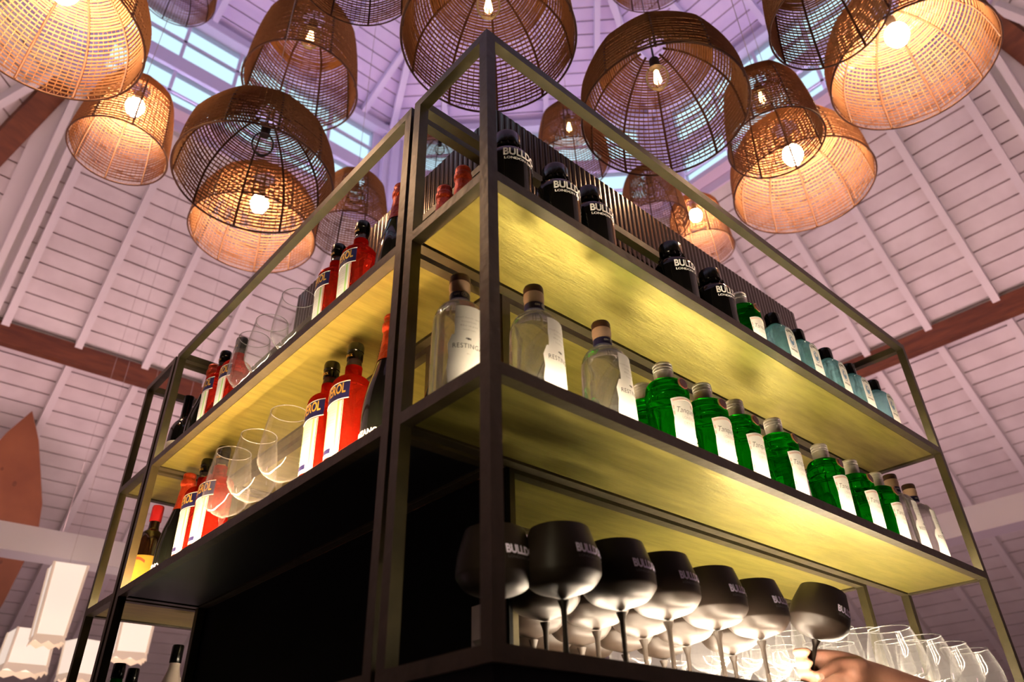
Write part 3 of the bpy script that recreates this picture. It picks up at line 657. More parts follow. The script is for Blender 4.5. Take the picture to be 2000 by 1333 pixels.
def make_liqueur():
    r = empty('liqueur_bottle')
    b = B(); pf = [(0, 0)] + smooth_prof([(.040, 0), (.0435, .005), (.0435, .08), (.0435, .172), (.040, .198), (.029, .218), (.0175, .230), (.0150, .240)], 5) + [(.0150, .262), (0, .262)]
    b.lathe(pf, M['brownglass'], 44); b.build('bottle_body', r)
    b = B(); b.lathe([(0, .255), (.0165, .255), (.0172, .257), (.0172, .300), (.0155, .305), (0, .306)], M['redcap'], 32); b.build('cap', r)
    b = B(); b.patch(.0438, -1.05, 1.05, .028, .142, M['yellow'], 18); lo = b.build('label', r)
    b = B(); vs = []
    for i in range(13):
        u = i/12; a = -.5+1.0*u; z = .118+.010*math.sin(PI*u); vs += [(.0449*math.sin(a), -.0449*math.cos(a), z), (.0449*math.sin(a), -.0449*math.cos(a), z+.008)]
    b.add(vs, [(2*i, 2*i+2, 2*i+3, 2*i+1) for i in range(12)], M['orangered'])
    b.add([(.0449*math.sin(.35+.13*math.cos(t_)), -.0449*math.cos(.35+.13*math.cos(t_)), .088+.007*math.sin(t_)) for t_ in [2*PI*i/12 for i in range(12)]], [tuple(range(12))], M['gold'])
    b.patch(.0441, -.6, .6, .034, .046, M['cream'], 10); b.build('emblem', lo, smooth=False)
    return r
def make_plain(name, mb, mc, H=.29, R_=.036):
    r = empty(name); k = H/.29
    b = B(); pf = [(0, .003), (.026, 0)] + smooth_prof([(.032, 0), (R_, .005), (R_, .10), (R_*.98, .150), (R_*.72, .190), (.0165, .222), (.0145, .240)], 5) + [(.0145, .270), (0, .270)]
    b.lathe([(q, z*k) for q, z in pf], mb, 40); b.build('bottle_body', r)
    b = B(); b.lathe([(q, z*k) for q, z in [(0, .240), (.0155, .240), (.0165, .242), (.0165, .286), (.0150, .290), (0, .290)]], mc, 32); b.build('cap', r)
    return r
def glass_profile(outer, t=.0013):
    inner = [(max(r-t, 0), z) for r, z in outer[::-1]]
    return inner
def make_wineglass(H=.215, Rb=.045, Rr=.036, mname='wine', nm='wine_glass', bowl0=.44, bowlmax=.62, text=False, footr=.036):
    """stem glass: foot, stem, bowl"""
    r = empty(nm); m = M[mname]; z0 = H*bowl0; zm = H*bowlmax
    b = B(); b.lathe([(0, 0), (footr, 0), (footr, .0018), (.022, .0035), (.010, .006), (.0055, .012), (0, .012)], m, 36); b.build('foot', r)
    b = B(); b.lathe([(0, .0122), (.0052, .0122), (.0040, .03), (.0036, z0*.55), (.0045, z0*.85), (.0085, z0-.002), (0, z0-.002)], m, 20); b.build('stem', r)
    ou = smooth_prof([(.0004, z0), (Rb*.36, z0+.006), (Rb*.74, z0+(zm-z0)*.38), (Rb*.96, z0+(zm-z0)*.76), (Rb, zm), (Rb*.97, zm+(H-zm)*.35), ((Rb+Rr)/2*.985, zm+(H-zm)*.70), (Rr, H)], 5)
    t_ = .0012; inn = [(max(q-t_, 0), z+(.002 if q < .012 else 0)) for q, z in ou[::-1]]; inn[-1] = (0, z0+.003)
    b = B(); b.lathe([(0, z0)]+ou[1:]+[(Rr-.0003, H+.0006)]+inn, m, 48); b.build('bowl', r)
    if mname == 'wine':
        b = B(); b.tube([((Rr-.0005)*math.cos(2*PI*k/48), (Rr-.0005)*math.sin(2*PI*k/48), H+.0008) for k in range(48)], .0011, M['rimglass'], 6, closed=True); b.build('rim', r)
    if text:
        def P(z):
            for (r0, a), (r1, c) in zip(ou, ou[1:]):
                if a <= z <= c: return r0+(r1-r0)*(z-a)/max(c-a, 1e-6)
            return Rb
        b = B(); wrap_text(b, 'BULLDOG', .0170, Rb, .1460, M['print_lilac'], bold=.0007, width=.060, prof=P); wrap_text(b, 'LONDON DRY GIN', .0055, Rb, .1385, M['print_dim'], width=.056, prof=P); b.build('lettering', r, smooth=False)
    return r
def place(proto, x, y, z, rz, label, cat, group, first, sc=1.0):
    o = proto if first else copy_tree(proto)
    o.location = (x, y, z); o.rotation_euler = (0, 0, rz); o.scale = (sc, sc, sc); tag(o, label, cat, group); return o
def series(proto, items, z, cat, group, rz=0.):
    for i, it in enumerate(items):
        x, y, lab = it[:3]; place(proto, x, y, z, rz+(it[3] if len(it) > 3 else random.uniform(-.06, .06)), lab, cat, group, i == 0)
TA, TB, TC = ZA-.0019, ZB-.0019, ZC-.0019
# --- right face, top shelf
bd = make_bulldog()
series(bd, [(.150, .115, 'round black gin bottle nearest the corner post on the top shelf'), (.288, .115, 'second round black gin bottle from the corner post on the top shelf'),
            (.392, .115, 'third round black gin bottle from the corner post, touching distance behind the second'), (.684, .115, 'round black gin bottle standing alone mid top shelf after the gap'),
            (.846, .115, 'round black gin bottle on the top shelf beside the lone green bottle')], TA, 'bottle', 'black gin bottles on the top shelf')
tq = make_tanq()
place(tq, .952, .105, TA, .05, 'green gin bottle with silver cap alone on the top shelf between black and blue bottles', 'bottle', 'green gin bottles', True)
bo = make_bombay()
series(bo, [(1.105, .10, 'pale blue gin bottle next to the green bottle on the top shelf'), (1.232, .10, 'second pale blue gin bottle counted from the green bottle'),
            (1.388, .10, 'middle one of the five pale blue gin bottles'), (1.53, .10, 'fourth pale blue gin bottle counted from the green bottle'),
            (1.690, .10, 'pale blue gin bottle nearest the far end post of the top shelf')], TA, 'bottle', 'pale blue gin bottles')
# --- right face, middle shelf
rs = make_restinga()
series(rs, [(.070, .160, 'clear gin bottle standing in the corner bay, its neck left of the corner post', -.40), (.190, .10, 'clear gin bottle just right of the corner post on the middle shelf', .1), (.368, .10, 'clear gin bottle beside the row of green bottles', .1),
            (1.585, .10, 'clear gin bottle behind the last green bottle of the middle shelf', .0), (1.705, .10, 'clear gin bottle nearest the far end post of the middle shelf', .0)], TB, 'bottle', 'clear gin bottles')
names = ['green gin bottle at the head of the front row, next to the clear bottle', 'second green gin bottle in the front row of the middle shelf', 'third green gin bottle in the front row of the middle shelf',
         'fourth green gin bottle in the front row, overlapping a bottle behind', 'fifth green gin bottle in the front row of the middle shelf', 'sixth green gin bottle in the front row of the middle shelf', 'last green gin bottle before the clear bottles at the far end']
for (x, y, l) in list(zip([.551, .685, .805, .955, 1.178, 1.335, 1.475], [.10]*3+[.095]+[.10]*3, names)) + [(.585, .182, 'green gin bottle half hidden behind the first green bottle'), (1.095, .178, 'green gin bottle half hidden behind the fourth and fifth green bottles'), (1.43, .182, 'green gin bottle half hidden behind the last green bottle')]:
    place(tq, x, y, TB, random.uniform(-.05, .1), l, 'bottle', 'green gin bottles', False)
# --- left face
LR = -PI/2
ap = make_aperol()
series(ap, [(.10, .592, 'red aperitif bottle nearest the corner on the left upper shelf'), (.10, .705, 'red aperitif bottle beside the glasses on the left upper shelf, nearer the corner'),
            (.10, 1.268, 'red aperitif bottle behind the farthest of three glasses on the left upper shelf'), (.095, 1.372, 'farthest red aperitif bottle on the left upper shelf, against the foil-capped bottle')], TA, 'bottle', 'red aperitif bottles', LR)
for x, y, l in [(.10, .562, 'red aperitif bottle nearest the corner on the left lower shelf'), (.10, .662, 'red aperitif bottle beside the wine glasses on the left lower shelf'),
                (.175, .540, 'red aperitif bottle half hidden behind the dark bottle on the left lower shelf'),
                (.10, 1.235, 'red aperitif bottle behind the farthest glass on the left lower shelf'), (.10, 1.342, 'red aperitif bottle against the foil-capped bottle on the left lower shelf')]:
    place(ap, x, y, TB, LR+random.uniform(.10, .30), l, 'bottle', 'red aperitif bottles', False)
wg = make_wineglass(H=.285, Rb=.056, Rr=.044, bowl0=.40, bowlmax=.58)
for i, (x, y, z, l) in enumerate([(.10, .905, TA, 'wine glass nearest the red bottles on the left upper shelf'), (.10, 1.060, TA, 'middle wine glass of three on the left upper shelf'), (.10, 1.170, TA, 'farthest wine glass of three on the left upper shelf'),
                        (.10, .850, TB, 'wine glass nearest the red bottles on the left lower shelf'), (.10, 1.010, TB, 'middle wine glass of three on the left lower shelf'), (.095, 1.145, TB, 'farthest wine glass of three on the left lower shelf')]):
    place(wg, x, y, z, 0, l, 'wine glass', 'wine glasses on the left shelves', i == 0)
sp = make_sparkling()
place(sp, .10, .420, TB, LR, 'big dark sparkling wine bottle with white lettering behind the double post, lower shelf', 'bottle', 'dark sparkling wine bottles', True)
for x, y, z, l in [(.10, .425, TA, 'big dark sparkling wine bottle behind the double post, upper shelf'), (.175, .330, TB, 'foil-capped sparkling bottle left of the clear bottle in the corner bay'),
                   (.175, .360, TA, 'sparkling bottle whose orange foil shows at the corner bay, nearer the double post'), (.170, .285, TA, 'sparkling bottle whose orange foil shows nearer the corner post'),
                   (.10, 1.472, TA, 'foil-capped dark bottle at the far end of the left upper shelf'), (.10, 1.472, TB, 'foil-capped dark bottle at the far end of the left lower shelf')]:
    place(sp, x, y, z, LR+random.uniform(-.2, .3), l, 'bottle', 'dark sparkling wine bottles', False, .98 if y < .4 else 1)
wb = make_wine()
for i, (x, y, z, l) in enumerate([(.10, 1.655, TA, 'dark wine bottle with cream label last on the left upper shelf'), (.17, 1.735, TA, 'dark wine bottle behind the last bottle of the left upper shelf'), (.170, .640, TA, 'short dark bottle top showing beside the dark sparkling bottle, upper shelf')]):
    place(wb, x, y, z, LR+.2, l, 'bottle', 'dark wine bottles', i == 0, .78 if i == 2 else 1)
lq = make_liqueur(); place(lq, .10, 1.705, TB, LR+.75, 'dark brown liqueur bottle with a red cap and yellow label at the far left end', 'bottle', None, True)
pb = make_plain('white_bottle', M['whitebottle'], M['cap_black'], .285); place(pb, .245, 1.70, TC, 0, 'white bottle with a black cap on the lowest left end shelf', 'bottle', None, True)
gb = make_plain('green_bottle', M['greenbottle'], M['cap_black'], .222, .030)
place(gb, .098, 1.70, TC, 0, 'dark green bottle with a black cap, left one of two on the lowest end shelf', 'bottle', 'dark green bottles', True)
place(gb, .150, 1.745, TC, .3, 'dark green bottle with a black cap, right one of two on the lowest end shelf', 'bottle', 'dark green bottles', False, .99)
# --- base: black balloon glasses and clear glasses
bg = make_wineglass(H=.192, Rb=.0575, Rr=.0445, mname='satin_black', nm='balloon_glass', bowl0=.49, bowlmax=.68, text=True, footr=.035)
rows = [(.135, .150, 'black balloon glass half hidden by the corner post on the base'), (.207, .088, 'first full black balloon glass right of the corner post'), (.330, .088, 'second full black balloon glass of the front row'), (.442, .088, 'third full black balloon glass of the front row'),
        (.575, .088, 'fourth full black balloon glass of the front row'), (.708, .088, 'last standing black balloon glass of the front row, beside the held one'),
        (.284, .205, 'black balloon glass in the second row behind the first and second'), (.400, .203, 'black balloon glass in the second row behind the second and third'), (.520, .203, 'black balloon glass in the second row behind the third and fourth'), (.642, .203, 'black balloon glass in the second row behind the fourth and fifth'), (.795, .207, 'black balloon glass in the second row behind the last standing one'),
        (.361, .315, 'first black balloon glass of the third row'), (.480, .315, 'second black balloon glass of the third row'), (.600, .315, 'third black balloon glass of the third row'), (.715, .315, 'fourth black balloon glass of the third row'), (.50, .43, 'black balloon glass at the very back, left one'), (.62, .43, 'black balloon glass at the very back, right one')]
for i, (x, y, l) in enumerate(rows): place(bg, x, y, TC, .12+random.uniform(-.05, .05), l, 'balloon glass', 'black balloon glasses on the base', i == 0)
hg = copy_tree(bg); hg.location = (.885, .112, 1.418); hg.rotation_euler = (math.radians(16), math.radians(15), .12); tag(hg, 'black balloon glass tilted in the raised hand', 'balloon glass', 'black balloon glasses on the base')
cg = make_wineglass(H=.172, Rb=.061, Rr=.044, bowl0=.33, bowlmax=.55, nm='gin_glass')
for i, (x, y, l) in enumerate([(1.235, .078, 'wide clear gin glass just right of the hand, with the largest rim'), (1.40, .078, 'second wide clear gin glass right of the hand'), (1.545, .078, 'third wide clear gin glass right of the hand'), (1.690, .078, 'wide clear gin glass nearest the far end post')]):
    place(cg, x, y, TC, 0, l, 'glass', 'wide clear gin glasses', i == 0)
cw = make_wineglass(H=.20, Rb=.047, Rr=.037, bowl0=.42, bowlmax=.60)
k_ = 0
for y, xs, rn in ((.185, (.955, 1.085, 1.215, 1.345, 1.475, 1.605), 'second'), (.310, (.865, .985, 1.105, 1.225, 1.345, 1.465), 'third'), (.425, (.745, .870, .995, 1.120, 1.245, 1.370, 1.495), 'rear')):
    for j, x in enumerate(xs):
        place(cw, x, y, TC, 0, 'clear wine glass, number %s from the black glasses in the %s row of clear glasses' % (['one', 'two', 'three', 'four', 'five', 'six', 'seven'][j], rn), 'wine glass', 'clear wine glasses on the base', k_ == 0, 1.0 if j % 2 else .94); k_ += 1
# ================================================================== BASKET PENDANTS
DOME = [(1.0, .0), (.995, .10), (.975, .30), (.93, .48), (.85, .62), (.73, .76), (.58, .87), (.42, .95), (.26, .99), (.16, 1.0)]
BUCK = [(1.0, .0), (.985, .15), (.95, .35), (.90, .55), (.84, .72), (.77, .85), (.66, .93), (.48, .98), (.28, 1.0), (.16, 1.0)]
def make_basket(prof, R0, H, rows, nrib, dim):
    root = empty('basket_pendant_lamp')
    pts = smooth_prof([(q*R0, z*H) for q, z in prof], 12)
    L = [0]
    for p, q in zip(pts, pts[1:]): L.append(L[-1]+math.hypot(q[0]-p[0], q[1]-p[1]))
    def at(s):
        s = max(0, min(L[-1], s))
        for i in range(len(L)-1):
            if L[i+1] >= s:
                t = (s-L[i])/max(L[i+1]-L[i], 1e-9); return pts[i][0]+(pts[i+1][0]-pts[i][0])*t, pts[i][1]+(pts[i+1][1]-pts[i][1])*t
        return pts[-1]
    def rad(r, a):   # straight strands between the ribs
        k = (a/(2*PI)*nrib) % 1.0 - .5
        return r*math.cos(PI/nrib)/math.cos(2*PI*k/nrib)*.35 + r*.65*(1-.012*math.cos(2*PI*k)) if False else r*(.55+.45*math.cos(PI/nrib)/math.cos(2*PI*k/nrib))
    rnd = random.Random(int(R0*1000+H*100))
    b = B(); s0 = .022; SL = L[-1]; sdense = SL*.60; s = s0; rws = []
    while s < SL-.01:
        rws.append(s); s += (.0168 if s < sdense else .0105)
    nseg = nrib*6
    for s in rws:
        r, z = at(s); j = rnd.uniform(-.0012, .0012); ph = rnd.uniform(0, 6.28); am = .0013
        P = [(rad(r, 2*PI*k/nseg)*math.cos(2*PI*k/nseg), rad(r, 2*PI*k/nseg)*math.sin(2*PI*k/nseg), z+j+am*math.sin(ph+5*2*PI*k/nseg)) for k in range(nseg)]
        b.tube(P, .0041 if s < sdense else .0046, M['cane'], 4, closed=True)
    nv = nrib*8
    for k in range(nv):
        a = 2*PI*k/nv
        if k % 8 == 0: continue
        top = SL*.86 if k % 2 else SL*.60
        P = []
        for i in range(13):
            s = s0+(top-s0)*i/12; r, z = at(s); r = rad(r, a); P.append((r*math.cos(a), r*math.sin(a), z))
        b.tube(P, .0018, M['cane'], 3, cap=False)
    # loops tying the last row to the rim ring
    for k in range(nrib*8):
        a0 = 2*PI*k/(nrib*8); a1 = 2*PI*(k+.5)/(nrib*8); a2 = 2*PI*(k+1)/(nrib*8); r1, z1 = at(s0); r0 = R0
        P = [(rad(r1, a0)*math.cos(a0), rad(r1, a0)*math.sin(a0), z1), (r0*math.cos(a1), r0*math.sin(a1), 0), (rad(r1, a2)*math.cos(a2), rad(r1, a2)*math.sin(a2), z1)]
        b.tube(P, .0011, M['cane'], 3, cap=False)
    b.build('shade', root, angle=80)
    b = B(); b.tube([(R0*math.cos(2*PI*k/64), R0*math.sin(2*PI*k/64), 0) for k in range(64)], .0042, M['rib'], 6, closed=True); b.build('rim', root, angle=80)
    for k in range(nrib):
        a = 2*PI*(k)/nrib; P = []
        for i in range(17):
            r, z = at(SL*i/16); P.append(((r-.003)*math.cos(a), (r-.003)*math.sin(a), z))
        b = B(); b.tube(P, .0050, M['rib'], 5); b.build('rib', root, angle=80)
    zb = H*.56 if R0 > .26 else H*.74
    b = B(); b.lathe([(0, zb+.045), (.018, zb+.045), (.019, zb+.05), (.019, zb+.095), (.010, zb+.105), (0, zb+.105)], M['cord'], 20); b.build('socket', root)
    b = B(); b.tube([(0, 0, zb+.10), (0, 0, H+.02)], .004, M['cord'], 6); b.build('flex', root)
    if dim:
        b = B(); b.lathe(smooth_prof([(0, zb-.06), (.025, zb-.054), (.041, zb-.025), (.044, zb), (.036, zb+.025), (.020, zb+.043), (.016, zb+.050)], 4), M['bulbglass'], 24); bu = b.build('bulb', root)
        b = B()
        for k in range(4):
            a = PI/2*k+.3; c, sn = math.cos(a), math.sin(a); b.tube([(.006*c, .006*sn, zb+.030), (.014*c, .014*sn, zb-.028), (.014*math.cos(a+.8), .014*math.sin(a+.8), zb-.028), (.006*math.cos(a+.8), .006*math.sin(a+.8), zb+.030)], .0016, M['bulb_dim'], 4)
        b.build('filament', bu)
    else:
        b = B(); b.lathe(smooth_prof([(0, zb-.06), (.025, zb-.054), (.041, zb-.025), (.044, zb), (.036, zb+.025), (.020, zb+.043), (.016, zb+.050)], 4), M['bulb_bright'], 24); b.build('bulb', root)
    return root
protos = {}; dead = []
LAMPS = [  # kind, x,y,z, scale, label
 ('DB', -.68, 1.46, 3.48, 1, 'big glowing dome basket lamp cut off at the top left corner of the picture'),
 ('BB', -.27, 2.41, 3.95, 1, 'glowing bucket-shaped basket lamp hanging right below the corner one at left'),
 ('DD', .11, 1.53, 3.33, 1, 'wide unlit-looking dome basket lamp with a glowing lamp seen through its weave'),
 ('DB', .44, 2.43, 3.84, 1.067, 'glowing basket lamp hanging behind the wide dome, its lit rim below it'),
 ('BD', .338, 1.876, 4.403, 1.3, 'dark bucket-shaped basket lamp hanging above the wide dome lamp at left'),
 ('BD', .97, 2.38, 4.09, 1, 'dark basket lamp seen above the red bottles, half behind the top rail'),
 ('DD', .47, .54, 3.47, 1, 'largest dark dome basket lamp straight above the corner post'),
 ('DD', 1.09, .29, 3.35, 1, 'dark dome basket lamp right of the corner lamp with a clear bulb showing'),
 ('BD', 1.79, .20, 3.62, .91, 'dark bucket-shaped basket lamp with a glowing lamp behind its open bottom, at right'),
 ('DB', 2.55, .41, 4.00, 1.2, 'glowing dome basket lamp hanging low behind the dark bucket lamp at right'),
 ('DB', 2.16, -.32, 3.92, 1.133, 'big glowing dome basket lamp near the top right corner with bare bulb visible'),
 ('BD', 1.35, -.26, 3.54, .91, 'dark bucket-shaped basket lamp in front of the big glowing lamp at top right'),
 ('BD', 2.07, 1.58, 4.78, 1.09, 'small distant basket lamp seen over the fluted box, left of the dark dome'),
 ('DD', 1.34, 2.04, 4.64, .733, 'small distant dome basket lamp seen through the corner bay of the shelving'),
 ('DD', .10, .86, 3.92, .80, 'dark dome basket lamp cut by the top edge, left of the largest lamp'),
 ('DD', -.24, 2.80, 5.75, .80, 'distant basket lamp cut by the top edge in front of the lantern windows'),
 ('DD', 1.70, .55, 5.27, .867, 'distant basket lamp just showing at the top edge right of centre'),
 ('BD', 2.68, 1.43, 4.52, 1, 'distant dark basket lamp low behind the fluted box, beside a small glowing one'),
 ('BB', 3.20, 1.42, 4.57, 1, 'small distant glowing basket lamp just above the fluted box'),
]
def ceil_z(x, y):
    a = max((x-CX)*math.cos(math.radians(d))+(y-CY)*math.sin(math.radians(d)) for d in FAC)
    if a < A0: return ZT+(A0-a)*math.tan(math.radians(18))
    return Z0-(a-A0)*(Z0-Z1)/(A1-A0)
for kind, x, y, z, sc, lab in LAMPS:
    if kind not in protos:
        protos[kind] = make_basket(DOME if kind[0] == 'D' else BUCK, .30 if kind[0] == 'D' else .22, .385 if kind[0] == 'D' else .45, 0, 10 if kind[0] == 'D' else 8, kind[1] == 'D'); o = protos[kind]
    else: o = copy_tree(protos[kind])
    if kind == 'DD' and lab.startswith('wide unlit') or 'half behind the top rail' in lab or 'seen through the corner bay' in lab or 'cut by the top edge' in lab or 'in front of the big' in lab or 'low behind the fluted' in lab:
        for ch in list(o.children_recursive):
            if ch.name.startswith('filament'): dead.append(ch)
    o.location = (x, y, z); o.scale = (sc,)*3; o.rotation_euler = (0, 0, random.uniform(0, 1)); tag(o, lab, 'pendant lamp', 'woven basket pendant lamps')
    H = (.385 if kind[0] == 'D' else .45); zc = ceil_z(x, y)
    b = B(); top = (zc-z-.06)/sc; b.tube([(0, 0, H), (0, 0, top)], .0016/sc, M['ceilcord'], 5)
    for i in range(5): b.tube([(.006/sc*math.cos(t_+i), .006/sc*math.sin(t_+i)*.6, H+.02+.02*i+.012*math.sin(t_)) for t_ in [2*PI*q/8 for q in range(8)]], .0016/sc, M['cord'], 4, closed=True)
    b.build('cord', o)
    b = B(); b.lathe([(0, top), (.035/sc, top), (.035/sc, top+.03/sc), (0, top+.06/sc)], M['ivory'], 20); b.build('ceiling_rose', o)
for ch in dead: bpy.data.objects.remove(ch)
# ================================================================== FABRIC LANTERNS at the lower left
def make_fabric(W, H, tp):
    r = empty('fabric_pendant_lamp'); h = W/2; t_ = h*tp
    b = B(); b.add([(-h, -h, 0), (h, -h, 0), (h, h, 0), (-h, h, 0), (-t_, -t_, H), (t_, -t_, H), (t_, t_, H), (-t_, t_, H)], [(0, 1, 5, 4), (1, 2, 6, 5), (2, 3, 7, 6), (3, 0, 4, 7), (4, 5, 6, 7)], M['fabric']); b.build('shade', r, smooth=False)
    b = B(); n = 40; vs = []
    for row, (e, z) in enumerate(((1.0, .012), (1.06, -.01), (1.10, -.035))):
        for k in range(n):
            u = k/n*4; sd = int(u) % 4; q = u-int(u); P = [(-h+2*h*q, -h), (h, -h+2*h*q), (h-2*h*q, h), (-h, h-2*h*q)][sd]
            vs.append((P[0]*e, P[1]*e, z+(.010*math.sin(k*2*PI/4) if row == 2 else 0)))
    b.add(vs, [(i*n+k, i*n+(k+1) % n, (i+1)*n+(k+1) % n, (i+1)*n+k) for i in range(2) for k in range(n)], M['fabric_trim']); b.build('frill', r)
    for sx, sy in ((-1, -1), (1, -1), (1, 1), (-1, 1)):
        b = B(); b.tube([(sx*h, sy*h, 0), (sx*t_, sy*t_, H)], .009, M['fabric_trim'], 6); b.build('corner_piping', r)
    return r
for i, (x, y, z, W, H, rz, tp, l) in enumerate([(.475, 4.6, 2.18, .155, .42, -.08, 1.2, 'tall white fabric lantern hanging in front of two squat ones at left'), (.495, 5.2, 2.10, .235, .22, .05, .93, 'squat white fabric lantern at the left edge, overlapped by the tall one'),
                     (.915, 5.6, 2.14, .165, .23, .3, 1.1, 'squat peach fabric lantern behind the outer left post'), (1.06, 5.0, 2.20, .19, .32, -.15, 1.05, 'white fabric lantern hanging just under the left end shelf')]):
    o = make_fabric(W, H, tp); o.location = (x, y, z); o.rotation_euler = (0, 0, rz); tag(o, l, 'pendant lamp', 'white fabric lanterns at the lower left')
    a = y-CY; zc = Z0-(a-A0)*(Z0-Z1)/(A1-A0) if a < A1 else Z1-(a-A1)*math.tan(math.radians(40))
    b = B(); b.tube([(0, 0, H), (0, 0, zc-z-.02)], .0013, M['ceilcord'], 5); b.build('cord', o)
# ================================================================== BARTENDER (only the hand and forearm reach into the picture)
def skin_part(chains):
    """chains: list of [(co, r), ...]; returns evaluated mesh of skin-grown limbs fused by a remesh"""
    me = bpy.data.meshes.new('sk'); vs = []; es = []; rs = []; roots = []
    for ch in chains:
        o = len(vs); roots.append(o)
        for i, (c, r) in enumerate(ch):
            vs.append(tuple(c)); rs.append(r)
            if i: es.append((o+i-1, o+i))
    me.from_pydata(vs, es, []); ob = bpy.data.objects.new('sk', me); COL.objects.link(ob)
    md = ob.modifiers.new('s', 'SKIN'); sv = me.skin_vertices[0].data
    for i, r in enumerate(rs): sv[i].radius = (r, r) if not isinstance(r, tuple) else r; sv[i].use_root = i in roots
    ob.modifiers.new('u', 'SUBSURF').levels = 2
    return ob
def bake(ob, voxel, name, mat_, parent, smooth_it=6):
    rm = ob.modifiers.new('r', 'REMESH'); rm.mode = 'VOXEL'; rm.voxel_size = voxel; rm.use_smooth_shade = True
    sm = ob.modifiers.new('q', 'SMOOTH'); sm.factor = .5; sm.iterations = smooth_it
    dg = bpy.context.evaluated_depsgraph_get(); me = bpy.data.meshes.new_from_object(ob.evaluated_get(dg)); bpy.data.objects.remove(ob)
    me.materials.clear(); me.materials.append(mat_); me.polygons.foreach_set('use_smooth', [True]*len(me.polygons))
    o = bpy.data.objects.new(name, me); COL.objects.link(o); o.parent = parent; return o
V = Vector
PX, PY, FL = 1.50, -.47, -.25
person = empty('person', (0, 0, 0), 0, 'person reaching up from the lower right, holding a black balloon glass by its stem', 'person')
S = V((.893, .102, 1.449))           # where the stem is gripped
wr = S+V((.112, -.060, -.004)); el = V((1.225, -.205, 1.285)); sh = V((1.375, -.44, 1.100))
body = [
 [(V((PX, PY, .62)), (.15, .11)), (V((PX, PY, .74)), (.145, .105)), (V((PX, PY, .90)), (.145, .105)), (V((PX, PY, 1.05)), (.16, .10)), (V((PX, PY, 1.13)), (.10, .08)), (V((PX-.005, PY+.01, 1.19)), .052), (V((PX-.01, PY+.02, 1.24)), .056)],
 [(V((PX-.01, PY+.02, 1.235)), .068), (V((PX-.012, PY+.025, 1.285)), .082), (V((PX-.012, PY+.02, 1.335)), .078), (V((PX-.012, PY+.015, 1.37)), .055)],
 [(V((PX-.03, PY, 1.10)), .07), (sh, .055), ((sh+el)/2, .046), (el, .040), (el*.6+wr*.4, .040), (el*.15+wr*.85, .029), (wr, .026), (wr*.5+S*.5+V((.0, -.006, 0)), .030)],
 [(V((PX+.03, PY, 1.10)), .07), (V((PX+.20, PY-.02, 1.08)), .055), (V((PX+.25, PY-.02, .82)), .044), (V((PX+.23, PY+.10, .60)), .034), (V((PX+.22, PY+.13, .54)), .028), (V((PX+.215, PY+.15, .47)), .034), (V((PX+.21, PY+.16, .40)), .016)],
 [(V((PX-.08, PY, .62)), .095), (V((PX-.10, PY+.01, .40)), .080), (V((PX-.10, PY+.015, .19)), .058), (V((PX-.10, PY, .02)), .056), (V((PX-.10, PY-.01, -.17)), .040), (V((PX-.10, PY+.06, -.215)), .034), (V((PX-.10, PY+.14, -.225)), .026)],
 [(V((PX+.08, PY, .62)), .095), (V((PX+.10, PY+.01, .40)), .080), (V((PX+.10, PY+.015, .19)), .058), (V((PX+.10, PY, .02)), .056), (V((PX+.10, PY-.01, -.17)), .040), (V((PX+.10, PY+.06, -.215)), .034), (V((PX+.10, PY+.14, -.225)), .026)],
]
# palm: wrist to the knuckles
kn = S+V((.030, .016, 0))
for z in (.034, .012, -.010, -.030): body.append([(wr+V((-.005, 0, z*.4)), .016), (wr*.5+kn*.5+V((0, -.004, z*.8)), .0165), (kn+V((.004, -.004, z)), .0125)])
fing = []
for z, k, r in ((.036, 1.0, .0088), (.015, 1.06, .0092), (-.006, 1.0, .0088), (-.026, .85, .0078)):
    fing.append([(kn+V((.006, -.006, z)), r*1.25), (S+V((.010, .026, z*.97+.002)), r*1.05), (S+V((-.014*k, .018, z*.95)), r*.98), (S+V((-.021*k, -.003, z*.95-.002)), r*.92), (S+V((-.014*k, -.016, z*.95-.003)), r*.82)])
thumb = [(wr+V((-.020, -.010, .012)), .0155), (S+V((.045, -.030, .010)), .0135), (S+V((.016, -.027, .000)), .0110), (S+V((-.008, -.0235, -.010)), .0100), (S+V((-.030, -.021, -.018)), .0078)]
sk = skin_part(body+fing+[thumb]); bo_ = bake(sk, .0042, 'body', M['skin'], person, 4)
b = B(); tt = thumb[-1][0]
for c, d, rr in ((tt+V((.006, -.0072, .002)), V((-1, .15, -.3)), .0055),):
    d.normalize(); n1 = V((-.2, -1, .15)).normalized(); sd = d.cross(n1).normalized()
    b.add([c+n1*.0008+d*(rr*1.2*math.cos(q))+sd*(rr*math.sin(q)) for q in [2*PI*i/14 for i in range(14)]], [tuple(range(14))], M['nail'])
b.build('nail', person)
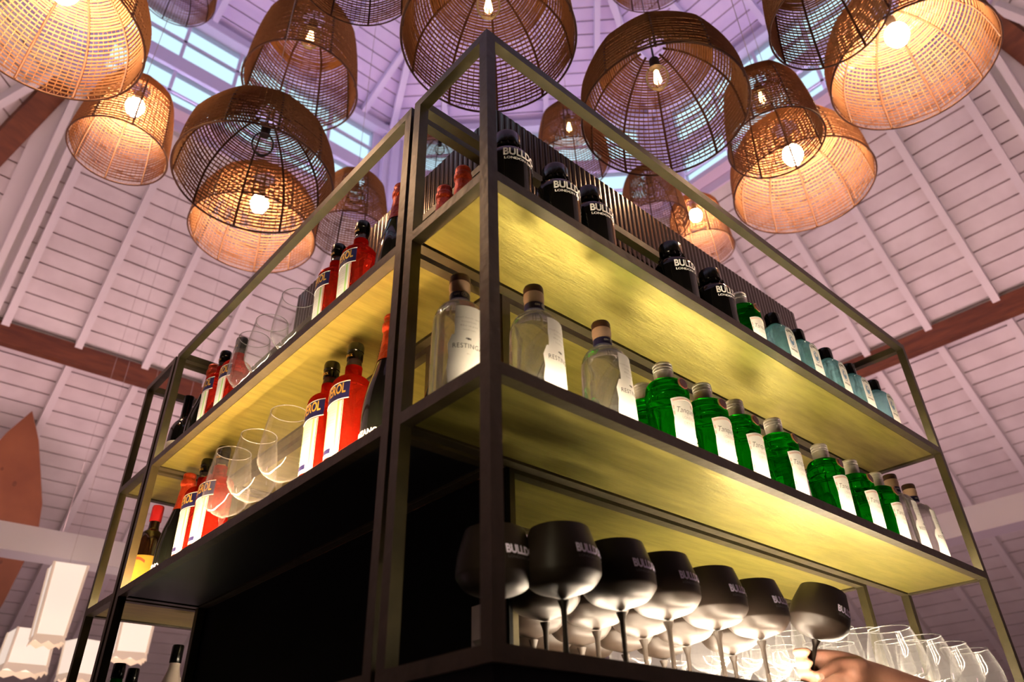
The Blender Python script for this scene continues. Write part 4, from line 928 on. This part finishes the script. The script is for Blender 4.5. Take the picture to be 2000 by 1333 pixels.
# clothing, hair, face
shirt = skin_part([[(V((PX, PY, .66)), (.158, .118)), (V((PX, PY, .90)), (.156, .116)), (V((PX, PY, 1.05)), (.170, .110)), (V((PX, PY, 1.135)), (.11, .088))],
                   [(V((PX-.03, PY, 1.10)), .078), (sh, .064), ((sh*.45+el*.55), .056)], [(V((PX+.03, PY, 1.10)), .078), (V((PX+.20, PY-.02, 1.08)), .064), (V((PX+.24, PY-.02, .90)), .055)]])
bake(shirt, .009, 'shirt', M['shirt'], person)
tr = skin_part([[(V((PX, PY, .70)), (.154, .116)), (V((PX, PY, .60)), (.156, .118))]]+[[(V((PX+s*.08, PY, .62)), .104), (V((PX+s*.10, PY+.01, .40)), .090), (V((PX+s*.10, PY+.015, .19)), .070), (V((PX+s*.10, PY, .02)), .066), (V((PX+s*.10, PY-.01, -.19)), .055)] for s in (-1, 1)])
bake(tr, .009, 'trousers', M['trousers'], person)
hr = skin_part([[(V((PX+.01, PY-.015, 1.28)), .080), (V((PX+.005, PY-.01, 1.335)), .086), (V((PX-.002, PY-.002, 1.375)), .066)]]); bake(hr, .007, 'hair', M['hair'], person)
for s in (-1, 1):
    b = B(); b.lathe(smooth_prof([(0, -.011), (.008, -.008), (.011, 0), (.008, .008), (0, .011)], 4), M['eye'], 16); o = b.build('eye', person); o.location = (PX-.012+s*.030, PY+.098, 1.292)
    b = B(); b.lathe(smooth_prof([(0, -.028), (.010, -.02), (.013, 0), (.012, .02), (0, .028)], 4), M['skin'], 14); o = b.build('ear', person); o.location = (PX-.012+s*.084, PY+.02, 1.285); o.scale = (.6, 1.2, 1)
b = B(); b.lathe(smooth_prof([(0, -.018), (.013, -.012), (.010, .01), (.005, .03), (0, .034)], 4), M['skin'], 14); o = b.build('nose', person); o.location = (PX-.012, PY+.108, 1.265)
b = B(); b.tube([(-.024, -.006, 0), (-.010, 0, .002), (0, .001, 0), (.010, 0, .002), (.024, -.006, 0)], [.002, .005, .005, .005, .002], M['lips'], 8); o = b.build('mouth', person); o.location = (PX-.012, PY+.100, 1.232)
